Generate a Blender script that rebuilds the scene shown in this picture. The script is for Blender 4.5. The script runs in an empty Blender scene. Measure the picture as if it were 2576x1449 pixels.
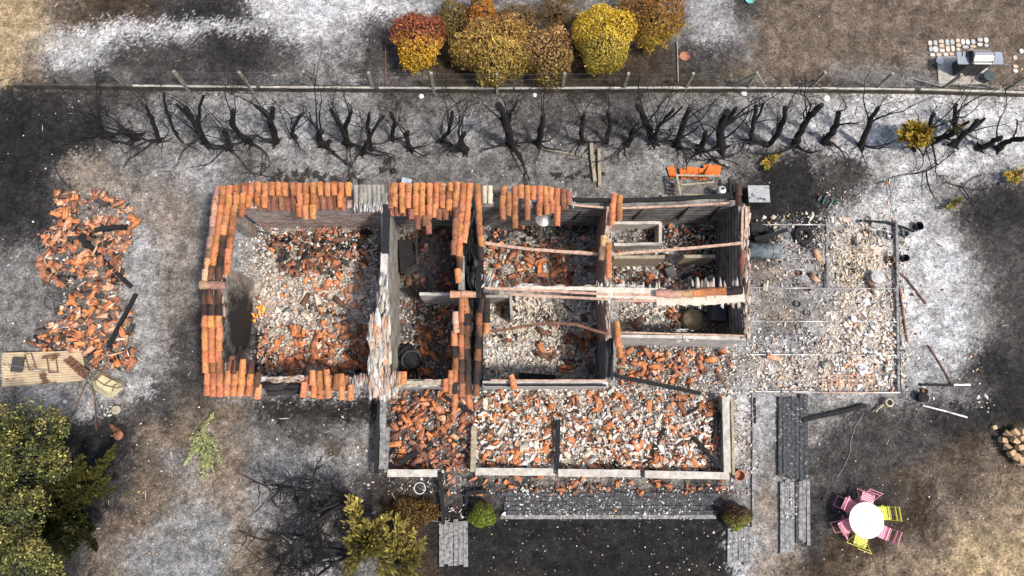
import bpy, math, random
import numpy as np
from mathutils import Vector, Matrix
random.seed(7); rng = np.random.default_rng(7)
sc = bpy.context.scene; COL = sc.collection
# ---------------- camera (measured: 24 mm, pitched about 10.5 degrees off the vertical, 22 m up)
H = 22.0; F = 1717.0
dn = Vector((-38, -317.5, -F)).normalized()
Zc = -dn; Yc = (Vector((0, 1, 0)) - Zc * Zc.y).normalized(); Xc = Yc.cross(Zc)
R = Matrix((Xc, Yc, Zc))
cam = bpy.data.objects.new('camera', bpy.data.cameras.new('camera')); COL.objects.link(cam)
cam.matrix_world = Matrix.Translation((0, 0, H)) @ R.to_4x4()
cam.data.sensor_width = 36; cam.data.lens = 24.0; cam.data.clip_end = 500
sc.camera = cam
# ---------------- sky, sun, exposure
SUN_EL = math.radians(60); SUN_AZ = math.radians(118)       # azimuth clockwise from +Y
w = bpy.data.worlds.new('World'); sc.world = w; w.use_nodes = True
nt = w.node_tree; bg = nt.nodes['Background']; sky = nt.nodes.new('ShaderNodeTexSky')
sky.sky_type = 'NISHITA'; sky.sun_disc = False; sky.sun_elevation = SUN_EL; sky.sun_rotation = SUN_AZ
sky.dust_density = 3.0; sky.air_density = 1.0; sky.ozone_density = 0.6
nt.links.new(sky.outputs[0], bg.inputs[0]); bg.inputs[1].default_value = 0.13
sd = bpy.data.lights.new('sun', 'SUN'); sd.energy = 3.0; sd.angle = math.radians(5); sd.color = (1, .955, .90)
sun = bpy.data.objects.new('sun', sd); COL.objects.link(sun)
sdir = Vector((math.sin(SUN_AZ)*math.cos(SUN_EL), math.cos(SUN_AZ)*math.cos(SUN_EL), math.sin(SUN_EL)))
sun.rotation_euler = sdir.to_track_quat('Z', 'Y').to_euler(); sun.location = (0, 0, 40)
sc.view_settings.view_transform = 'Standard'; sc.view_settings.look = 'None'
sc.view_settings.exposure = 0.52; sc.view_settings.gamma = 1.0
# ---------------- survey helpers: a reading off the photo (2576 px wide) at height z -> a point in the world
Rn = np.array(R)
def at(px, py, z=0.0):
    d = Rn @ np.array([px - 1288.0, 724.5 - py, -F]); t = (z - H) / d[2]
    return Vector((d[0]*t, d[1]*t, z))
def atn(px, py, z):
    px = np.asarray(px, float); py = np.asarray(py, float); z = np.broadcast_to(np.asarray(z, float), px.shape)
    d = np.stack([px - 1288.0, 724.5 - py, np.full(px.shape, -F)], -1) @ Rn.T
    t = (z - H) / d[..., 2]
    return np.stack([d[..., 0]*t, d[..., 1]*t, z], -1)
def topix(P):
    q = (np.asarray(P, float) - np.array([0, 0, H])) @ Rn
    s = -q[..., 2]
    return q[..., 0]/s*F + 1288.0, 724.5 - q[..., 1]/s*F
# ---------------- value noise
_perm = rng.random((256, 256))
def vnoise(x, y, s=1.0, o=0):
    x = np.asarray(x)*s + o*17.3; y = np.asarray(y)*s + o*9.1
    xi = np.floor(x).astype(int); yi = np.floor(y).astype(int); fx = x-xi; fy = y-yi
    fx = fx*fx*(3-2*fx); fy = fy*fy*(3-2*fy)
    g = lambda a, b: _perm[a & 255, b & 255]
    return (g(xi, yi)*(1-fx)+g(xi+1, yi)*fx)*(1-fy)+(g(xi, yi+1)*(1-fx)+g(xi+1, yi+1)*fx)*fy
def fbm(x, y, s=1.0, n=4, o=0):
    v = 0; a = .5
    for k in range(n): v = v + a*(vnoise(x, y, s*2**k, o+k)-.5); a *= .55
    return v
# ---------------- tags
def tag(o, label=None, cat=None, group=None, kind=None):
    if label: o['label'] = label
    if cat: o['category'] = cat
    if group: o['group'] = group
    if kind: o['kind'] = kind
    return o
def thing(name, loc, label, cat, group=None, rz=0):
    o = bpy.data.objects.new(name, None); COL.objects.link(o); o.empty_display_size = .2
    o.location = loc; o.rotation_euler = (0, 0, rz)
    return tag(o, label, cat, group)
def wloc(o):
    v = Vector((0, 0, 0))
    while o is not None: v += o.location; o = o.parent
    return v
def link(name, me, parent=None, loc=None, mat=None):
    o = bpy.data.objects.new(name, me); COL.objects.link(o)
    if mat: me.materials.append(mat)
    if parent: o.parent = parent
    if loc is not None: o.location = loc
    return o
# ---------------- materials
def nodes(name):
    m = bpy.data.materials.new(name); m.use_nodes = True
    return m, m.node_tree, m.node_tree.nodes['Principled BSDF']
def N(nt, t, **kw):
    n = nt.nodes.new(t)
    for k, v in kw.items():
        if k.startswith('i_'):
            n.inputs[int(k[2:])].default_value = v
        else: setattr(n, k, v)
    return n
def ramp(nt, src, stops):
    r = nt.nodes.new('ShaderNodeValToRGB'); e = r.color_ramp.elements
    while len(e) < len(stops): e.new(.5)
    for k, (p, c) in enumerate(stops):
        e[k].position = p; e[k].color = (c if isinstance(c, tuple) else (c, c, c)) + (1,)
    nt.links.new(src, r.inputs[0]); return r.outputs[0]
def mul(nt, a, b, fac=1.0, mode='MULTIPLY'):
    m = nt.nodes.new('ShaderNodeMix'); m.data_type = 'RGBA'; m.blend_type = mode
    if isinstance(fac, float): m.inputs[0].default_value = fac
    else: nt.links.new(fac, m.inputs[0])
    for s, i in ((a, 6), (b, 7)):
        if isinstance(s, tuple): m.inputs[i].default_value = s + (1,)
        else: nt.links.new(s, m.inputs[i])
    return m.outputs[2]
def noise(nt, vec, scale, detail=5, rough=.6):
    n = N(nt, 'ShaderNodeTexNoise'); n.inputs['Scale'].default_value = scale
    n.inputs['Detail'].default_value = detail; n.inputs['Roughness'].default_value = rough
    nt.links.new(vec, n.inputs['Vector']); return n.outputs[0]
def mat(name, col=None, rough=.85, var=(.6, 1.25), scale=6, bump=.3, metal=0, spots=0.0, spotcol=(.02, .018, .016), spotscale=14, transl=0, pos=True, spec=.3):
    m, nt, b = nodes(name)
    g = N(nt, 'ShaderNodeNewGeometry') if pos else N(nt, 'ShaderNodeTexCoord')
    vec = g.outputs['Position'] if pos else g.outputs['Object']
    if col is None:
        a = N(nt, 'ShaderNodeAttribute', attribute_name='Col'); c = a.outputs[0]
    else: c = tuple(col)
    nz = noise(nt, vec, scale)
    c = mul(nt, c, ramp(nt, nz, [(.3, var[0]), (.7, var[1])]))
    if spots:
        s = noise(nt, vec, spotscale, 3, .5)
        c = mul(nt, c, tuple(spotcol), ramp(nt, s, [(.72-spots*.4, 0.0), (.76-spots*.3, .85)]), 'MIX')
    nt.links.new(c, b.inputs['Base Color'])
    b.inputs['Roughness'].default_value = rough; b.inputs['Metallic'].default_value = metal
    b.inputs['Specular IOR Level'].default_value = spec
    if bump:
        bp = N(nt, 'ShaderNodeBump'); bp.inputs['Strength'].default_value = bump; bp.inputs['Distance'].default_value = .02
        nt.links.new(noise(nt, vec, scale*5, 4), bp.inputs['Height']); nt.links.new(bp.outputs[0], b.inputs['Normal'])
    if transl:
        b.inputs['Subsurface Weight'].default_value = 0
        t = N(nt, 'ShaderNodeBsdfTranslucent'); nt.links.new(c, t.inputs[0])
        mx = N(nt, 'ShaderNodeMixShader'); mx.inputs[0].default_value = transl
        out = nt.nodes['Material Output']
        nt.links.new(b.outputs[0], mx.inputs[1]); nt.links.new(t.outputs[0], mx.inputs[2]); nt.links.new(mx.outputs[0], out.inputs[0])
    return m
M = {}
M['rub'] = mat('rubble', None, var=(.72, 1.2), scale=22, bump=.3)
M['tile'] = mat('clay_tile', None, var=(.62, 1.2), scale=7, bump=.35, spots=.30, spotscale=17)
M['leaf'] = mat('leaf', None, rough=.7, var=(.75, 1.2), scale=5, bump=0, transl=.25)
M['char'] = mat('charred_wood', (.014, .0135, .0135), rough=.8, var=(.4, 1.9), scale=16, bump=.9)
M['bark'] = mat('burnt_bark', (.011, .0095, .009), rough=.85, var=(.35, 2.0), scale=11, bump=.8)
M['twig'] = mat('burnt_twig', (.015, .0135, .0135), rough=.85, var=(.5, 1.7), scale=5, bump=0)
M['wood'] = mat('weathered_wood', (.36, .31, .22), var=(.55, 1.2), scale=9, bump=.4, spots=.10)
M['greywood'] = mat('grey_deck_wood', (.23, .225, .215), var=(.35, 1.5), scale=9, bump=.4, spots=.26)
M['blackwood'] = mat('scorched_deck_wood', (.042, .043, .045), var=(.35, 2.2), scale=10, bump=.5, spots=.24, spotcol=(.4,.38,.35))
M['conc'] = mat('concrete', (.50, .46, .40), var=(.6, 1.15), scale=5, bump=.3, spots=.10)
M['fpost'] = mat('fence_concrete', (.30, .28, .22), var=(.6, 1.25), scale=6, bump=.4, spots=.08)
M['plaster'] = mat('white_plaster', (.55, .51, .46), var=(.6, 1.12), scale=4, bump=.4, spots=.17)
M['greyplaster'] = mat('smoked_plaster', (.36, .33, .29), var=(.45, 1.2), scale=2.5, bump=.3, spots=.12)
M['rust'] = mat('rusty_metal', (.13, .06, .035), rough=.7, var=(.5, 1.8), scale=9, bump=.4)
M['metal'] = mat('burnt_grey_metal', (.33, .32, .31), rough=.5, var=(.5, 1.3), scale=6, bump=.2, metal=.5)
M['white'] = mat('white_paint', (.76, .76, .75), rough=.5, var=(.84, 1.02), scale=9, bump=.05)
M['pink'] = mat('pink_paint', (.84, .30, .38), rough=.45, var=(.85, 1.1), scale=8, bump=0, pos=False)
M['yellow'] = mat('yellow_paint', (.74, .70, .06), rough=.45, var=(.85, 1.1), scale=8, bump=0, pos=False)
M['black'] = mat('black_char', (.012, .012, .013), rough=.8, var=(.5, 2.2), scale=12, bump=.5)
M['gplastic'] = mat('grey_enamel', (.27, .30, .34), rough=.4, var=(.9, 1.08), scale=4, bump=.05)
M['dark'] = mat('dark_cabinet', (.055, .050, .048), rough=.6, var=(.8, 1.2), scale=5, bump=.05)
M['steel'] = mat('brushed_steel', (.62, .60, .57), rough=.32, var=(.9, 1.05), scale=9, bump=.02, metal=.75)
M['terra'] = mat('terracotta', (.40, .17, .11), var=(.7, 1.15), scale=14, bump=.2, spots=.06)
M['stone'] = mat('stone', None, var=(.8, 1.12), scale=12, bump=.3)
M['blue'] = mat('scorched_blue_enamel', (.13, .155, .17), rough=.5, var=(.3, 1.5), scale=4, bump=.2, spots=.2)
M['cream'] = mat('cream_plastic', (.56, .50, .30), rough=.55, var=(.75, 1.1), scale=5, bump=.1, spots=.05, spotcol=(.2,.1,.04))
M['wire'] = mat('fence_wire', (.10, .10, .095), rough=.6, var=(.8, 1.2), scale=5, bump=0)
M['batten'] = mat('pale_batten', (.50, .33, .24), var=(.5, 1.25), scale=8, bump=.4, spots=.15)
M['mortar'] = mat('mortar_bed', None, var=(.7, 1.15), scale=10, bump=.5)
def brickmat(name, c1, c2, mort, bw=.42, bh=.2, soot=0.0, stain=None):
    m, nt, b = nodes(name); g = N(nt, 'ShaderNodeNewGeometry')
    sp = N(nt, 'ShaderNodeSeparateXYZ'); nt.links.new(g.outputs['Position'], sp.inputs[0])
    ad = N(nt, 'ShaderNodeMath', operation='ADD'); nt.links.new(sp.outputs[0], ad.inputs[0]); nt.links.new(sp.outputs[1], ad.inputs[1])
    cb = N(nt, 'ShaderNodeCombineXYZ'); nt.links.new(ad.outputs[0], cb.inputs[0]); nt.links.new(sp.outputs[2], cb.inputs[1])
    br = N(nt, 'ShaderNodeTexBrick'); nt.links.new(cb.outputs[0], br.inputs['Vector'])
    br.inputs['Color1'].default_value = c1+(1,); br.inputs['Color2'].default_value = c2+(1,); br.inputs['Mortar'].default_value = mort+(1,)
    br.inputs['Scale'].default_value = 1; br.inputs['Mortar Size'].default_value = .022; br.inputs['Brick Width'].default_value = bw; br.inputs['Row Height'].default_value = bh
    c = mul(nt, br.outputs[0], ramp(nt, noise(nt, g.outputs['Position'], 5), [(.3, .5), (.7, 1.25)]))
    if soot: c = mul(nt, c, (.012, .011, .011), ramp(nt, noise(nt, g.outputs['Position'], .9, 3, .5), [(.62-soot*.4, 0.0), (.78-soot*.4, .93)]), 'MIX')
    if stain is not None:      # a soot stain with a ragged edge on the wall
        mp_ = N(nt, 'ShaderNodeMapping', vector_type='TEXTURE'); mp_.inputs['Location'].default_value = stain[0]; mp_.inputs['Scale'].default_value = stain[1]
        nt.links.new(g.outputs['Position'], mp_.inputs[0]); ln = N(nt, 'ShaderNodeVectorMath', operation='LENGTH'); nt.links.new(mp_.outputs[0], ln.inputs[0])
        ad2 = N(nt, 'ShaderNodeMath', operation='ADD'); nt.links.new(ln.outputs['Value'], ad2.inputs[0]); nt.links.new(noise(nt, g.outputs['Position'], 2.5, 5, .65), ad2.inputs[1])
        c = mul(nt, c, (.009, .008, .008), ramp(nt, ad2.outputs[0], [(.0, 1.0), (.999, 0.0)]), 'MIX') if False else mul(nt, c, (.009, .008, .008), ramp(nt, sc_(nt, ad2.outputs[0]), [(.55, 1.0), (.78, 0.0)]), 'MIX')
    nt.links.new(c, b.inputs['Base Color']); b.inputs['Roughness'].default_value = .9
    return m
def sc_(nt, s):
    q = N(nt, 'ShaderNodeMath', operation='MULTIPLY'); q.inputs[1].default_value = .5; nt.links.new(s, q.inputs[0]); return q.outputs[0]
M['brick'] = brickmat('hollow_brick_wall', (.38, .18, .12), (.42, .36, .31), (.45, .43, .40), .36, .17, .10)
M['sootbrick'] = brickmat('sooted_brick_wall', (.25, .16, .12), (.30, .27, .23), (.32, .30, .27), .40, .2, .10, (tuple(at(632, 815, .9)), (1, 1.55, 1.7)))
def slatmat(name, c):
    m, nt, b = nodes(name); g = N(nt, 'ShaderNodeNewGeometry')
    sp = N(nt, 'ShaderNodeSeparateXYZ'); nt.links.new(g.outputs['Position'], sp.inputs[0])
    mm = N(nt, 'ShaderNodeMath', operation='MULTIPLY'); mm.inputs[1].default_value = 3.6; nt.links.new(sp.outputs[2], mm.inputs[0])
    fr = N(nt, 'ShaderNodeMath', operation='FRACT'); nt.links.new(mm.outputs[0], fr.inputs[0])
    c = mul(nt, c, ramp(nt, fr.outputs[0], [(0, .08), (.16, .12), (.22, 1.0), (.9, .75)]))
    c = mul(nt, c, ramp(nt, noise(nt, g.outputs['Position'], 3), [(.3, .3), (.7, 1.5)]))
    nt.links.new(c, b.inputs['Base Color']); b.inputs['Roughness'].default_value = .85
    return m
M['slat'] = slatmat('burnt_cladding', (.25, .23, .205))
# ground
m, nt, b = nodes('scorched_ground'); g = N(nt, 'ShaderNodeNewGeometry'); v = g.outputs['Position']
a = N(nt, 'ShaderNodeAttribute', attribute_name='Col')
c = mul(nt, a.outputs[0], ramp(nt, noise(nt, v, 7.0, 12, .86), [(.38, .34), (.49, .88), (.62, 1.45)]))
c = mul(nt, c, ramp(nt, noise(nt, v, 2.1, 10, .82), [(.41, .58), (.50, .98), (.60, 1.28)]))
c = mul(nt, c, ramp(nt, noise(nt, v, 18, 5, .85), [(.41, .52), (.58, 1.32)]))
c = mul(nt, c, (1.02, .99, .955), ramp(nt, noise(nt, v, 1.1, 6, .7), [(.45, 0.0), (.6, 1.0)]), 'MULTIPLY')
vo = N(nt, 'ShaderNodeTexVoronoi'); vo.inputs['Scale'].default_value = 5.5; nt.links.new(v, vo.inputs['Vector'])
fl = ramp(nt, vo.outputs[0], [(.05, 1.0), (.075, 0.0)])
gate = ramp(nt, noise(nt, v, 3.3, 2, .5), [(.52, 0.0), (.56, .8)])
c = mul(nt, c, (.45, .42, .36), mul(nt, fl, gate), 'MIX')
nt.links.new(c, b.inputs['Base Color']); b.inputs['Roughness'].default_value = .95; b.inputs['Specular IOR Level'].default_value = .15
bp = N(nt, 'ShaderNodeBump'); bp.inputs['Strength'].default_value = .8; bp.inputs['Distance'].default_value = .05
nt.links.new(noise(nt, v, 11, 8, .75), bp.inputs['Height']); nt.links.new(bp.outputs[0], b.inputs['Normal'])
M['ground'] = m
# ---------------- mesh builder
class MB:
    def __init__(s): s.v = []; s.f = []; s.c = []
    def add(s, vs, fs, col=(1, 1, 1)):
        n = len(s.v); s.v += [tuple(p) for p in vs]; s.f += [tuple(i+n for i in f) for f in fs]; s.c += col if isinstance(col, list) else [tuple(col)]*len(vs); return s
    def box(s, c, size, rz=0, rx=0, ry=0, col=(1, 1, 1)):
        Mx = Matrix.Rotation(rz, 3, 'Z') @ Matrix.Rotation(ry, 3, 'Y') @ Matrix.Rotation(rx, 3, 'X')
        h = [x/2 for x in size]; b = min(h)*.18
        vs = []
        for sx in (-1, 1):
            for sy in (-1, 1):
                for sz in (-1, 1):
                    vs.append(Vector(c) + Mx @ Vector((sx*h[0], sy*h[1], sz*h[2])))
        return s.add(vs, [(0, 1, 3, 2), (4, 6, 7, 5), (0, 4, 5, 1), (2, 3, 7, 6), (0, 2, 6, 4), (1, 5, 7, 3)], col)
    def beam(s, a, b, w, h, col=(1, 1, 1), seg=1, rough=0):
        a = Vector(a); b = Vector(b); d = (b-a).normalized(); up = Vector((0, 0, 1)) if abs(d.z) < .95 else Vector((0, 1, 0))
        sd = d.cross(up).normalized(); u = sd.cross(d); vs = []
        for k in range(seg+1):
            p = a.lerp(b, k/seg)
            for x, y in ((-1, -1), (1, -1), (1, 1), (-1, 1)):
                j = 1+random.uniform(-rough, rough); vs.append(p + sd*x*w/2*j + u*y*h/2*j)
        fs = [(3, 2, 1, 0), tuple(4*seg+i for i in range(4))]
        for k in range(seg):
            for i in range(4): fs.append((4*k+i, 4*k+(i+1) % 4, 4*k+4+(i+1) % 4, 4*k+4+i))
        return s.add(vs, fs, col)
    def tube(s, pts, rad, n=6, col=(1, 1, 1), closed=False):
        pts = [Vector(p) for p in pts]; m = len(pts)
        if not isinstance(rad, (list, tuple)): rad = [rad]*m
        vs = []; prev = None
        for k, p in enumerate(pts):
            if closed: d = pts[(k+1) % m]-pts[k-1]
            else: d = pts[min(k+1, m-1)]-pts[max(k-1, 0)]
            d = d.normalized() if d.length > 1e-9 else Vector((0, 0, 1))
            if prev is None: prev = d.orthogonal().normalized()
            u = (prev - d*prev.dot(d)); u = u.normalized() if u.length > 1e-6 else d.orthogonal().normalized(); prev = u
            w = d.cross(u)
            for i in range(n):
                t = 2*math.pi*i/n; vs.append(p + (u*math.cos(t)+w*math.sin(t))*rad[k])
        fs = []
        for k in range(m if closed else m-1):
            k2 = (k+1) % m
            for i in range(n): fs.append((k*n+i, k*n+(i+1) % n, k2*n+(i+1) % n, k2*n+i))
        if not closed: fs += [tuple(range(n))[::-1], tuple((m-1)*n+i for i in range(n))]
        return s.add(vs, fs, col)
    def lathe(s, prof, c=(0, 0, 0), n=24, col=(1, 1, 1)):
        vs = []; c = Vector(c)
        for r, z in prof:
            for i in range(n):
                t = 2*math.pi*i/n; vs.append(c+Vector((r*math.cos(t), r*math.sin(t), z)))
        fs = [(k*n+i, k*n+(i+1) % n, (k+1)*n+(i+1) % n, (k+1)*n+i) for k in range(len(prof)-1) for i in range(n)]
        fs += [tuple(range(n))[::-1], tuple((len(prof)-1)*n+i for i in range(n))]
        return s.add(vs, fs, col)
    def prism(s, poly, z0, z1, col=(1, 1, 1)):
        n = len(poly); zt = z1 if isinstance(z1, (list, tuple)) else [z1]*n
        vs = [(p[0], p[1], z0) for p in poly] + [(p[0], p[1], zt[i]) for i, p in enumerate(poly)]
        return s.add(vs, [tuple(range(n))[::-1], tuple(range(n, 2*n))] + [(i, (i+1) % n, n+(i+1) % n, n+i) for i in range(n)], col)
    def build(s, name, mt, parent=None, origin=None, smooth=False):
        if not s.v: return None
        V = np.array(s.v, float)
        if parent is not None: org = wloc(parent)
        elif origin is not None: org = Vector(origin)
        else: org = Vector(((V[:, 0].min()+V[:, 0].max())/2, (V[:, 1].min()+V[:, 1].max())/2, V[:, 2].min()))
        V = V - np.array(org)
        me = bpy.data.meshes.new(name); me.from_pydata(V.tolist(), [], s.f); me.update()
        at_ = me.color_attributes.new('Col', 'FLOAT_COLOR', 'POINT')
        C = np.ones((len(V), 4)); C[:, :3] = np.array(s.c)[:, :3]; at_.data.foreach_set('color', C.ravel())
        if smooth: me.polygons.foreach_set('use_smooth', [True]*len(me.polygons))
        return link(name, me, parent, None if parent is not None else org, mt if not isinstance(mt, str) else M[mt])
# fast triangle soup for rubble and leaves
class Soup:
    def __init__(s): s.V = []; s.T = []; s.C = []; s.n = 0
    def add(s, V, T, C):          # V (k,m,3) T (t,3) C (k,3)
        k, m, _ = V.shape
        s.V.append(V.reshape(-1, 3)); s.T.append((T[None]+(np.arange(k)*m)[:, None, None]+s.n).reshape(-1, 3))
        s.C.append(np.repeat(C, m, 0)); s.n += k*m
    def build(s, name, mt, parent=None, origin=None):
        V = np.concatenate(s.V); T = np.concatenate(s.T); C = np.concatenate(s.C)
        if parent is not None: org = np.array(wloc(parent))
        elif origin is not None: org = np.array(origin, float)
        else: org = np.array([V[:, 0].mean(), V[:, 1].mean(), V[:, 2].min()])
        V = V - org; me = bpy.data.meshes.new(name)
        me.vertices.add(len(V)); me.vertices.foreach_set('co', V.ravel())
        me.loops.add(len(T)*3); me.loops.foreach_set('vertex_index', T.ravel().astype(np.int32))
        me.polygons.add(len(T)); me.polygons.foreach_set('loop_start', np.arange(len(T), dtype=np.int32)*3)
        me.polygons.foreach_set('loop_total', np.full(len(T), 3, np.int32)); me.update(); me.validate()
        at_ = me.color_attributes.new('Col', 'FLOAT_COLOR', 'POINT')
        at_.data.foreach_set('color', np.concatenate([C, np.ones((len(C), 1))], 1).ravel())
        return link(name, me, parent, None if parent is not None else Vector(org), M[mt])
def rot(V, yaw, tx, ty):
    cy, sy = np.cos(yaw)[:, None], np.sin(yaw)[:, None]; cx, sx = np.cos(tx)[:, None], np.sin(tx)[:, None]; cb, sb = np.cos(ty)[:, None], np.sin(ty)[:, None]
    x, y, z = V[..., 0], V[..., 1], V[..., 2]
    y, z = y*cx-z*sx, y*sx+z*cx
    x, z = x*cb+z*sb, -x*sb+z*cb
    x, y = x*cy-y*sy, x*sy+y*cy
    return np.stack([x, y, z], -1)
def chips(S, P, A, B, T, yaw, tilt, C, k=5):
    n = len(P); th = np.linspace(0, 2*np.pi, k, endpoint=False)+rng.uniform(-.5, .5, (n, k)); r = rng.uniform(.6, 1.25, (n, k))
    x = A[:, None]*r*np.cos(th); y = B[:, None]*r*np.sin(th)
    top = np.stack([x*.88, y*.88, np.broadcast_to(T[:, None], x.shape)*rng.uniform(.7, 1.1, (n, k))], -1); bot = np.stack([x, y, np.zeros_like(x)], -1)
    V = rot(np.concatenate([top, bot], 1), yaw, rng.normal(0, 1, n)*tilt, rng.normal(0, 1, n)*tilt) + P[:, None, :]
    tr = [(0, i, i+1) for i in range(1, k-1)]
    for i in range(k): j = (i+1) % k; tr += [(i, k+i, k+j), (i, k+j, j)]
    S.add(V, np.array(tr), C)
def frags(S, P, L, Rr, arc, yaw, tx, ty, C, flip=None, seg=5):
    n = len(P); t = np.linspace(-.5, .5, seg+1)[None]*arc[:, None]; th = .013
    out = []
    for sx in (-.5, .5):
        for rr in (0, th):
            r = (Rr-rr)[:, None]*(1-.12*(sx+.5)); e = L[:, None]*sx+rng.normal(0, .014, t.shape)
            out.append(np.stack([e, r*np.sin(t), r*np.cos(t)-Rr[:, None]*.6], -1))
    V = np.concatenate(out, 1); m = seg+1
    if flip is not None: V[..., 2] *= np.where(flip, -1, 1)[:, None]
    V = rot(V, yaw, tx, ty)+P[:, None, :]
    q = []
    for i in range(seg):
        a0, a1, b0, b1 = i, m+i, 2*m+i, 3*m+i
        q += [(a0, a0+1, b0+1, b0), (a1, b1, b1+1, a1+1), (a0, a1, a1+1, a0+1), (b0, b0+1, b1+1, b1)]
    q += [(0, 2*m, 3*m, m), (seg, m+seg, 3*m+seg, 2*m+seg)]
    tr = [t_ for a, b_, c_, d in q for t_ in ((a, b_, c_), (a, c_, d))]
    S.add(V, np.array(tr), C)
# ================= ground: one sheet, painted with what lies on it (ash, char, soil) and with some shade
CAT = dict(w=(.48,.477,.475), l=(.30,.296,.292), g=(.175,.165,.156), d=(.058,.053,.050), k=(.020,.019,.019), b=(.145,.112,.083),
           n=(.052,.038,.026), t=(.35,.265,.155), p=(.25,.205,.165), s=(.22,.222,.22), f=(.13,.12,.11), r=(.46,.39,.32))  # f: dark floor colour, paints the shade in gaps between rubble
G = """ttbbnnnddddwwwwwwwllggggggggggglldbbbbbbbbbbbb
ttbblwwwldddlwlddggggggggggggggllgbbbbbbbbbbbb
tpwwlddddddddllddddnnnnnnnnnnndddgbbbbbbbpppbb
tbggdgddddddggggdggnnnnnnnnnnnddbbbbbgggggnnbb
kkkddddggllllllllddddddddddddgggllllllwwwwwwww
kkdddgglllwllwlllggglldddddddlllllllwwwwwwwwww
kkkdggggglggllgggggggggdggggglllllllllwwwwwwww
kkdppgglllgggllllgggggggggggglllgdkdgddlwwwwll
kkdpppggllgggggggggggggggggggggggdkkddglwlggdd
kddllllpgglllllllllllllllllllllllkkkdllwwwgdkk
dglllllpgglllllllllllllllllllllllddllllwwwlgdd
ggllllllgglllllllllllllllllllllllddllllwwwlgdd
gggglllgggllllllllllllllllllllllllgllllwwwwlgd
gggglllgggllllllllllllllllllllllllggllllwwwlgd
gggglllgddllllllllllllllllllllllllggllllwwwlgd
gggglllgddlllllllllllllllllllllllllllllllwlldd
gllllllgddllllllllllllllllllllllllllllllllldkk
gllgllgdddlllllllllllllllllllllllllllllllldddk
dggllgddbbbddddkdllllllllllllllllwlgggddddddkk
kkkdgdbbbpbgdkdglllllllllllllllllllggddddddndn
kkkkddbggbbgldllllllllllllllllllllggddddddnnbn
kkkkkdbgspbglglgddgdgdgdgdgdgdgdglglddddnnnnbb
kkkkkdbsssplgggddkkddddddggddddddgpgdddnbnbbbb
kkkkdbbsssplgggddnnkkkkkkkkkkkkkkglgddnnnnbbbb
kkkdbbssssbbblggdnnkkkkkkkkkkkkkkgwpdnnnbbbtbt
kkkdbbssssbbblldgnnnkkkkkkkkkkkkkwpbnnnbbbbttt""".split('\n')
G = [r[:46].ljust(46, r[-1]) for r in G]
GC = np.array([[CAT[c] for c in r] for r in G])
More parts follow.
